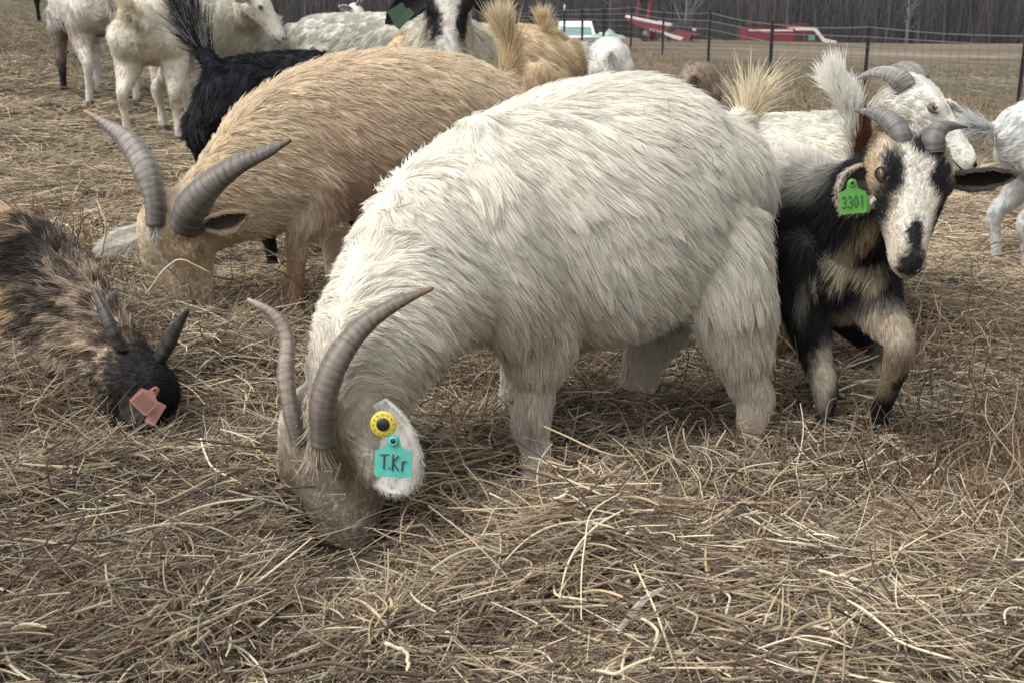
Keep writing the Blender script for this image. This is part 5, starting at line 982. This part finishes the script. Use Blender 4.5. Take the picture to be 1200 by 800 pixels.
blade([(712, 750), (718, 730), (745, 705), (768, 682)], .0055, 'pale frayed leaf tuft right of the bottom centre')
blade([(745, 610), (770, 622), (800, 628)], .004, 'narrow curled leaf under the thick forked stalk', 'stalk_pale')

# ------------------------------------------------------------------ fence
def build_fence():
    f = empty('wire_fence', (3.9, 20, 0)); tag(f, 'woven wire fence on dark steel posts running away across the field', 'fence')
    posts = [(1330, 14.0, 160, 55), (1191, 14.7, 137, 38), (1012, 17, 112, 28), (900.5, 17.8, 111, 25), (829.5, 22.3, 83, 12), (776, 27.7, 69, 12), (739, 30.5, 62, 6), (707, 33.5, 56, 8), (682, 36.5, 54, 9), (661, 39.5, 52, 10), (646, 42, 50, 12), (622, 46, 50, 14), (590, 54, 48, 14)]
    B = []
    for i, (px, Y, yb, yt) in enumerate(posts):
        b = P(px, yb, Y); g0 = gz1(b[0], b[1]); top = P(px, yt, Y)[2]; z0 = g0 - .25
        mb = MB(); w_ = .036 if i < 7 else .045
        mb.box((b[0], b[1], (z0 + top) / 2), (w_ * 1.6, w_ * .35, top - z0), rz=.3); mb.box((b[0] + .004, b[1] - w_ * .55, (z0 + top) / 2), (w_ * .35, w_ * .9, top - z0 - .01), rz=.3)
        for k in range(12): zz = g0 + (top - g0) * (k + .5) / 12; mb.box((b[0], b[1] + w_ * .25, zz), (w_ * .8, w_ * .2, .012), rz=.3)
        mb.build('post', M['post'], f)
        if i == 9: mb2 = MB(); mb2.box((b[0], b[1], top + .02), (.05, .05, .20), bev=.01); mb2.build('post_cap', M['white_cap'], f)
        B.append((b[0], b[1] - .03, g0, top - .05))
    fr = [0, .10, .20, .31, .43, .56, .70, .85, 1.0]
    for j, q in enumerate(fr):
        pts = []
        for a, b in zip(B[:-1], B[1:]):
            for k in range(6):
                u = k / 6; h0 = a[2] + .05 + (a[3] - a[2] - .05) * q; h1 = b[2] + .05 + (b[3] - b[2] - .05) * q
                pts.append((a[0] + (b[0] - a[0]) * u, a[1] + (b[1] - a[1]) * u, h0 + (h1 - h0) * u - .03 * math.sin(PI * u) * (q > .9)))
        mb = MB(); mb.tube(pts, [.0028 + .00016 * p[1] for p in pts] if q > .6 else [.0016 + .00012 * p[1] for p in pts], 5); mb.build('wire', M['wire' if q > .6 else 'wire_dark'], f)
    mb = MB()
    for a, b in zip(B[:6], B[1:7]):
        n = int(math.dist(a[:2], b[:2]) / .15)
        for k in range(n):
            u = (k + .5) / n; x, y = a[0] + (b[0] - a[0]) * u, a[1] + (b[1] - a[1]) * u; zb = a[2] + (b[2] - a[2]) * u + .05; zt = a[3] + (b[3] - a[3]) * u; zt = zb + (zt - zb) * .85
            mb.tube([(x, y, zb), (x + .004, y, (zb + zt) / 2), (x, y, zt)], .0012 + .00008 * y, 4, caps=False)
    o = mb.build('stay_wires', M['wire_dark'], f); o['kind'] = 'stuff'
build_fence()

# ------------------------------------------------------------------ vehicles beyond the fence
def wheel(parent, c, r, w_, ax):
    mb = MB(); ax = norm(np.array(ax, float)); c = np.array(c, float)
    mb.lathe(c - ax * w_ / 2, ax, [(r * .55, 0), (r * .92, 0), (r, w_ * .15), (r, w_ * .85), (r * .92, w_), (r * .55, w_)], 24); t = mb.build('wheel', M['tyre'], parent, True)
    mb = MB(); mb.lathe(c - ax * w_ * .42, ax, [(.001, w_ * .1), (r * .2, w_ * .05), (r * .3, w_ * .15), (r * .56, w_ * .1), (r * .57, w_ * .8), (r * .3, w_ * .7), (r * .2, w_ * .85), (.001, w_ * .8)], 20); mb.build('rim', M['rim'], t, True)
def red_truck():
    Y = 72.0; xr = P(870, 48, Y)[0]; sc = (P(978, 48, Y)[0] - xr) / 5.9; ztop = P(900, 33, Y)[2]; z0 = ztop - 2.0 * sc
    t = empty('service_truck', (xr, Y, z0)); tag(t, 'red truck with an enclosed body and roof rack, half below the field crest', 'truck')
    def f(x, y, z): return (xr + x * sc, Y + y * sc, z0 + z * sc)
    mb = MB(); mb.prism([(0, .45), (3.05, .45), (3.05, 1.98), (0, 1.98)], -1, 1, f); mb.build('service_body', M['red'], t)
    mb = MB(); mb.prism([(3.07, .42), (5.85, .42), (5.9, .95), (5.75, 1.12), (4.95, 1.2), (4.35, 1.86), (4.2, 1.92), (3.07, 1.92)], -.92, .92, f); mb.build('cab', M['red'], t)
    mb = MB(); mb.prism([(0.15, 1.80), (2.95, 1.80), (2.95, 1.90), (0.15, 1.90)], -1.02, -1.005, f); mb.build('pale_stripe', M['pink_trim'], t)
    mb = MB(); mb.prism([(3.1, 1.85), (4.2, 1.85), (4.33, 1.80), (4.90, 1.15), (5.72, 1.02), (5.80, 1.20), (5.0, 1.36), (4.46, 1.97), (4.2, 2.03), (3.1, 2.03)], -.94, .94, f); mb.build('roof_edge', M['pink_trim'], t)
    for pr, nm in (([(3.2, 1.2), (3.62, 1.2), (3.62, 1.72), (3.2, 1.72)], 'rear_window'), ([(3.8, 1.2), (4.82, 1.2), (4.38, 1.72), (3.8, 1.72)], 'door_window')):
        mb = MB(); mb.prism(pr, -.945, -.928, f); mb.build('window', M['glass'], t)
    mb = MB(); mb.prism([(3.95, 1.24), (4.4, 1.24), (4.35, 1.55), (3.95, 1.55)], -.957, -.947, f); mb.build('window_reflection_panel', M['glass_green'], t)
    mb = MB(); mb.prism([(4.88, 1.23), (4.98, 1.25), (4.40, 1.88), (4.34, 1.84)], -.80, .80, f); mb.build('windscreen', M['glass'], t)
    mb = MB()
    for yy in (-.8, .8): mb.tube([f(.3, yy, 2.25), f(3.9, yy, 2.22)], .03 * sc, 6)
    for xx in np.linspace(.3, 3.9, 6): mb.tube([f(xx, -.8, 2.24), f(xx, .8, 2.24)], .022 * sc, 6); mb.tube([f(xx, -.8, 1.97), f(xx, -.8, 2.24)], .022 * sc, 6)
    mb.build('roof_rack', M['red_dark'], t)
    for x in (1.0, 4.9):
        for y in (-.9, .9): wheel(t, f(x, y, .38), .38 * sc, .24 * sc, (0, 1, 0))
    mb = MB(); mb.box(f(5.92, 0, .5), (.1 * sc, 1.8 * sc, .22 * sc), bev=.03); mb.build('bumper', M['chrome'], t)
    mb = MB(); mb.box(f(.9, -1.012, 1.0), (.18 * sc, .02, .12 * sc)); mb.build('handle', M['chrome'], t)
red_truck()
def pickup():
    Y = 49.0; c = P(674, 44, Y); z0 = P(674, 25, Y)[2] - 1.55; t = empty('pickup_truck', (c[0], Y, z0)); tag(t, 'white and pale green pickup seen end-on beyond the fence', 'pickup')
    def f(x, y, z): return (c[0] + x, Y + y, z0 + z)
    def hull(nm, rows, mat, parent=t):
        V = []; F = []
        for (y, x, zb, zt, xt) in rows: V += [f(-x, y, zb), f(x, y, zb), f(xt, y, zt), f(-xt, y, zt)]
        n = len(rows)
        for i in range(n - 1):
            for k in range(4): F.append((i * 4 + k, i * 4 + (k + 1) % 4, (i + 1) * 4 + (k + 1) % 4, (i + 1) * 4 + k))
        F += [(3, 2, 1, 0), tuple((n - 1) * 4 + k for k in range(4))]; return mesh_obj(nm, V, F, M[mat], parent, False)
    hull('body', [(-1.9, .9, .35, .62, .86), (-1.8, .95, .3, .78, .90), (-1.0, .96, .3, .86, .90), (.3, .96, .3, .90, .92), (2.4, .95, .32, .90, .92)], 'car_green')
    hull('bonnet', [(-1.85, .84, .785, .80, .80), (-1.0, .88, .865, .90, .86), (-.72, .90, .87, .93, .88)], 'car_white')
    cab = hull('cab', [(-.72, .84, .90, .94, .82), (-.25, .80, .905, 1.50, .68), (-.15, .80, .905, 1.54, .68), (.75, .80, .905, 1.55, .68), (.95, .82, .905, 1.45, .70)], 'car_white')
    V = [f(-.70, -.70, .97), f(.70, -.70, .97), f(.61, -.29, 1.45), f(-.61, -.29, 1.45), f(-.70, -.68, .95), f(.70, -.68, .95), f(.61, -.27, 1.43), f(-.61, -.27, 1.43)]; mesh_obj('windscreen', V, [(0, 1, 2, 3), (7, 6, 5, 4), (0, 4, 5, 1), (1, 5, 6, 2), (2, 6, 7, 3), (3, 7, 4, 0)], M['glass_green'], t, False)
    for s in (-1, 1):
        mb = MB(); mb.box(f(s * 1.06, -.62, 1.02), (.20, .08, .14), bev=.03); mb.build('wing_mirror', M['car_white'], t)
        mb = MB(); mb.lathe(f(s * .68, -1.915, .64), (0, -1, 0), [(.001, 0), (.08, .0), (.09, .02), (.06, .04), (.001, .045)], 16); mb.build('headlight', M['lamp_lens'], t, True)
        for y in (-1.2, 1.5): wheel(t, f(s * .82, y, .33), .33, .2, (1, 0, 0))
        mb = MB(); mb.box(f(s * .77, .35, 1.2), (.02, .8, .38)); mb.build('window', M['glass'], t)
    mb = MB(); mb.box(f(0, -1.93, .62), (1.1, .04, .18)); [mb.box(f(0, -1.96, .56 + .06 * k), (1.1, .02, .02)) for k in range(3)]; mb.build('grille', M['black_plastic'], t)
    mb = MB(); mb.box(f(0, -1.98, .42), (1.85, .1, .14), bev=.03); mb.build('bumper', M['chrome'], t)
    mb = MB(); V = []
    b = empty('tarpaulin_heap', f(1.2, -1.4, 0)); tag(b, 'pale green crumpled tarpaulin beside the pickup', 'tarpaulin')
    V = []; F = []; nx, ny = 16, 10; bx, by, bz = f(1.2, -1.4, 0); bz = gz1(bx, by) - .1
    for i in range(nx + 1):
        for j in range(ny + 1):
            u, v = i / nx * 2 - 1, j / ny * 2 - 1; e = max(0, 1 - u * u) ** .7 * max(0, 1 - v * v) ** .7; V.append((bx + 1.0 * u, by + .5 * v, bz - .05 + .42 * e * (.75 + .35 * math.sin(5 * u + 3 * v) * math.sin(4 * v + 1) + .2 * math.sin(11 * u))))
    F = [(i * (ny + 1) + j, (i + 1) * (ny + 1) + j, (i + 1) * (ny + 1) + j + 1, i * (ny + 1) + j + 1) for i in range(nx) for j in range(ny)]
    mesh_obj('sheet', V, F, M['car_green'], b)
pickup()
def trailer():
    Y = 42.0; A = P(733, 20, Y); B_ = P(809, 36, Y - .8); L_ = B_ - A; t = empty('farm_trailer', (A[0] + 1, Y, gz1(A[0] + 1, Y))); tag(t, 'red tilted flatbed farm trailer with pale rails beyond the fence', 'trailer')
    ln = np.linalg.norm(L_); d = L_ / ln; sy = norm(np.array([.25, 1, 0])); up = norm(np.cross(d, sy)); up = up * (1 if up[2] > 0 else -1)
    def f(x, y, z): return tuple(A + d * x + sy * y + up * z)
    mb = MB(); mb.prism([(0, -.05), (ln, -.05), (ln, -.32), (ln * .5, -.36), (.4, -.20)], 0, .08, f); mb.build('side_rail', M['red'], t)
    mb = MB(); mb.prism([(.0, -.05), (ln, -.05), (ln, -.40), (.5, -.25)], 1.7, 1.78, f); mb.build('side_rail', M['red'], t)
    for y, x0, x1 in ((-.04, 0, ln * .80), (1.70, 1.0, ln * 1.02)): mb = MB(); mb.prism([(x0, -.02), (x1, -.02), (x1, .07), (x0, .07)], y, y + .14, f); mb.build('pale_rail', M['pink_trim'], t)
    for k in range(9): mb = MB(); x = .25 + k * ln / 9; mb.prism([(x, -.16), (x + ln / 9 * .9, -.16), (x + ln / 9 * .9, -.10), (x, -.10)], .09, 1.69, f); mb.build('plank', M['red_dark'], t)
    mb = MB(); mb.prism([(ln * .80, -.05), (ln * 1.03, -.05), (ln * 1.03, -.72), (ln * .72, -.72)], -.10, -.02, f); mb.build('tail_panel', M['red'], t)
    mb = MB(); mb.prism([(ln * .78, -.26), (ln * .93, -.28), (ln * .90, -.42), (ln * .62, -.32), (ln * .62, -.22)], -.13, -.105, f); mb.build('tail_lamp', M['pink_trim'], t)
    for k in range(5): mb = MB(); x = ln * (.42 + .05 * k); mb.box(f(x, -.02, -.25), (.07, .03, .08)); mb.build('reflector', M['lamp_lens'], t)
    gzz = gz1(A[0] + 2, Y)
    for x in (ln * .88,):
        for y in (.1, 1.6): q = f(x, y, -.9); wheel(t, (q[0], q[1], P(797, 54, Y - .8)[2] + .40), .40, .26, (.25, 1, 0))
    q = f(ln * .32, .2, 0); wheel(t, (q[0], q[1], P(757, 49, Y)[2] + .30), .30, .2, (.25, 1, 0))
    mb = MB()
    for x, y in ((1.0, .1), (1.0, 1.6), (ln * .33, .2)): q = f(x, y, -.3); mb.tube([q, (q[0] - .05, q[1], P(752, 50, Y)[2])], .05, 6)
    a_ = f(ln * .3, .2, -.5); mb.tube([a_, f(ln * .88, .3, -.75)], .07, 6); mb.build('undercarriage', M['red_dark'], t)
    mb = MB(); a_ = f(.8, .3, -.1); mb.tube([a_, (a_[0] + .15, a_[1], a_[2] + 1.0), (a_[0] + .25, a_[1], a_[2] + 2.3)], .06, 6); mb.tube([f(.35, .5, 0), (a_[0] - .1, a_[1] + .2, a_[2] + 1.8)], .05, 6); mb.build('mast', M['red'], t)
    mb = MB(); c_ = f(.55, .2, .9); mb.box((c_[0], c_[1], c_[2] + .25), (.34, .10, .75), ry=.2, bev=.04); mb.build('mast_panel', M['pink_trim'], t); mb = MB(); mb.box((c_[0] - .18, c_[1] - .12, c_[2] - .05), (.14, .12, .5), ry=.15, bev=.03); mb.build('hydraulic_box', M['black_plastic'], t)
trailer()

# ------------------------------------------------------------------ woodland beyond the field
def woodland():
    n = 9000; X = (rng.random(n) * 2 - 1) * 75; Y = 82 + 34 * rng.random(n) ** 1.3; Z = terr(X, Y) - .3; H = 4 + 9 * rng.random(n); k = 7
    lean = rng.normal(size=(n, 2)) * .07; t = np.linspace(0, 1, k)[None, :, None]; p0 = np.stack([X, Y, Z], -1)
    pts = p0[:, None] + H[:, None, None] * np.concatenate([lean[:, None, :1] * t, lean[:, None, 1:] * t, np.broadcast_to(t, (n, k, 1))], -1) + rng.normal(size=(n, k, 3)) * .09 * t
    r = (.018 + .07 * rng.random(n) ** 3)[:, None] * np.linspace(1, .35, k)[None]
    c = np.array([(.095, .088, .094), (.115, .106, .110), (.078, .073, .079), (.135, .126, .128)])[rng.choice(4, n, p=[.4, .3, .22, .08])] * (1 + .15 * rng.normal(size=(n, 1)))  # bark tones lightened, so the distance haze sits in the colour
    m = 26000; i = rng.integers(0, n, m); u = .05 + .9 * rng.random(m); s0 = p0[i] + H[i][:, None] * np.stack([lean[i, 0] * u, lean[i, 1] * u, u], -1); az = rng.random(m) * 2 * PI; el = .5 + .6 * rng.random(m); ln = .5 + 1.8 * rng.random(m)
    d = np.stack([np.cos(az) * np.cos(el), np.sin(az) * np.cos(el), np.sin(el)], -1); pb = s0[:, None] + ln[:, None, None] * (d[:, None] * t + np.array([0, 0, .2]) * t * t) + rng.normal(size=(m, k, 3)) * .04 * t
    pts = np.concatenate([pts, pb]); r = np.concatenate([r, (.012 + .012 * rng.random(m))[:, None] * np.linspace(1, .3, k)[None]]); c = np.concatenate([c, c[i] * .95])
    o = strands('bare_woodland', pts, r, np.clip(c, .01, 1), M['hay']); tag(o, 'grey-brown mass of leafless winter woodland behind the field', 'woodland', kind='stuff')
    for j, (px, Yt, r0, lab) in enumerate([(802, 79, .10, 'pale bare trunk standing behind the red trailer'), (1062, 81, .09, 'pale slim bare tree above the white horned head'), (1076, 84, .10, 'second pale bare tree just right of the slim one'), (1135, 83, .11, 'grey bare tree nearest the right fence post'),
                                           (958, 84, .11, 'grey bare tree over the nose of the red truck'), (715, 80, .10, 'dark bare tree between the pickup and the trailer')]):
        b = P(px, 44, Yt); z = float(terr(np.array([b[0]]), np.array([Yt]))[0]) - .1; tr = empty('bare_tree', (b[0], Yt, z)); tag(tr, lab, 'tree', 'bare trees at the woodland edge'); H_ = 9 + 2 * rng.random()
        pth = [(b[0] + .25 * math.sin(k * .8 + j) * k / 6, Yt, z + H_ * k / 8) for k in range(9)]; mb = MB(); mb.tube(pth, np.linspace(r0, r0 * .25, 9), 9); mt = 'bark_pale' if j < 3 else 'bark'; mb.build('trunk', M[mt], tr, True)
        mb = MB()
        for q in range(46):
            u = .12 + .86 * rng.random(); kk = u * 8; a_ = np.array(pth[int(kk)]) * (1 - kk % 1) + np.array(pth[min(8, int(kk) + 1)]) * (kk % 1); az = rng.random() * 2 * PI; l_ = (.8 + 2.0 * rng.random()) * (1.1 - u * .6); dv = np.array([math.cos(az), math.sin(az), .9])
            mid = a_ + dv * l_ * .5 + rng.normal(size=3) * .08; mb.tube([a_, mid, a_ + dv * l_ + np.array([0, 0, .2])], [.028, .018, .007], 4, caps=False)
            for w__ in range(2): d2 = dv + rng.normal(size=3) * .5; mb.tube([mid, mid + d2 * l_ * .35], [.012, .004], 3, caps=False)
        mb.build('crown', M[mt], tr)
woodland()
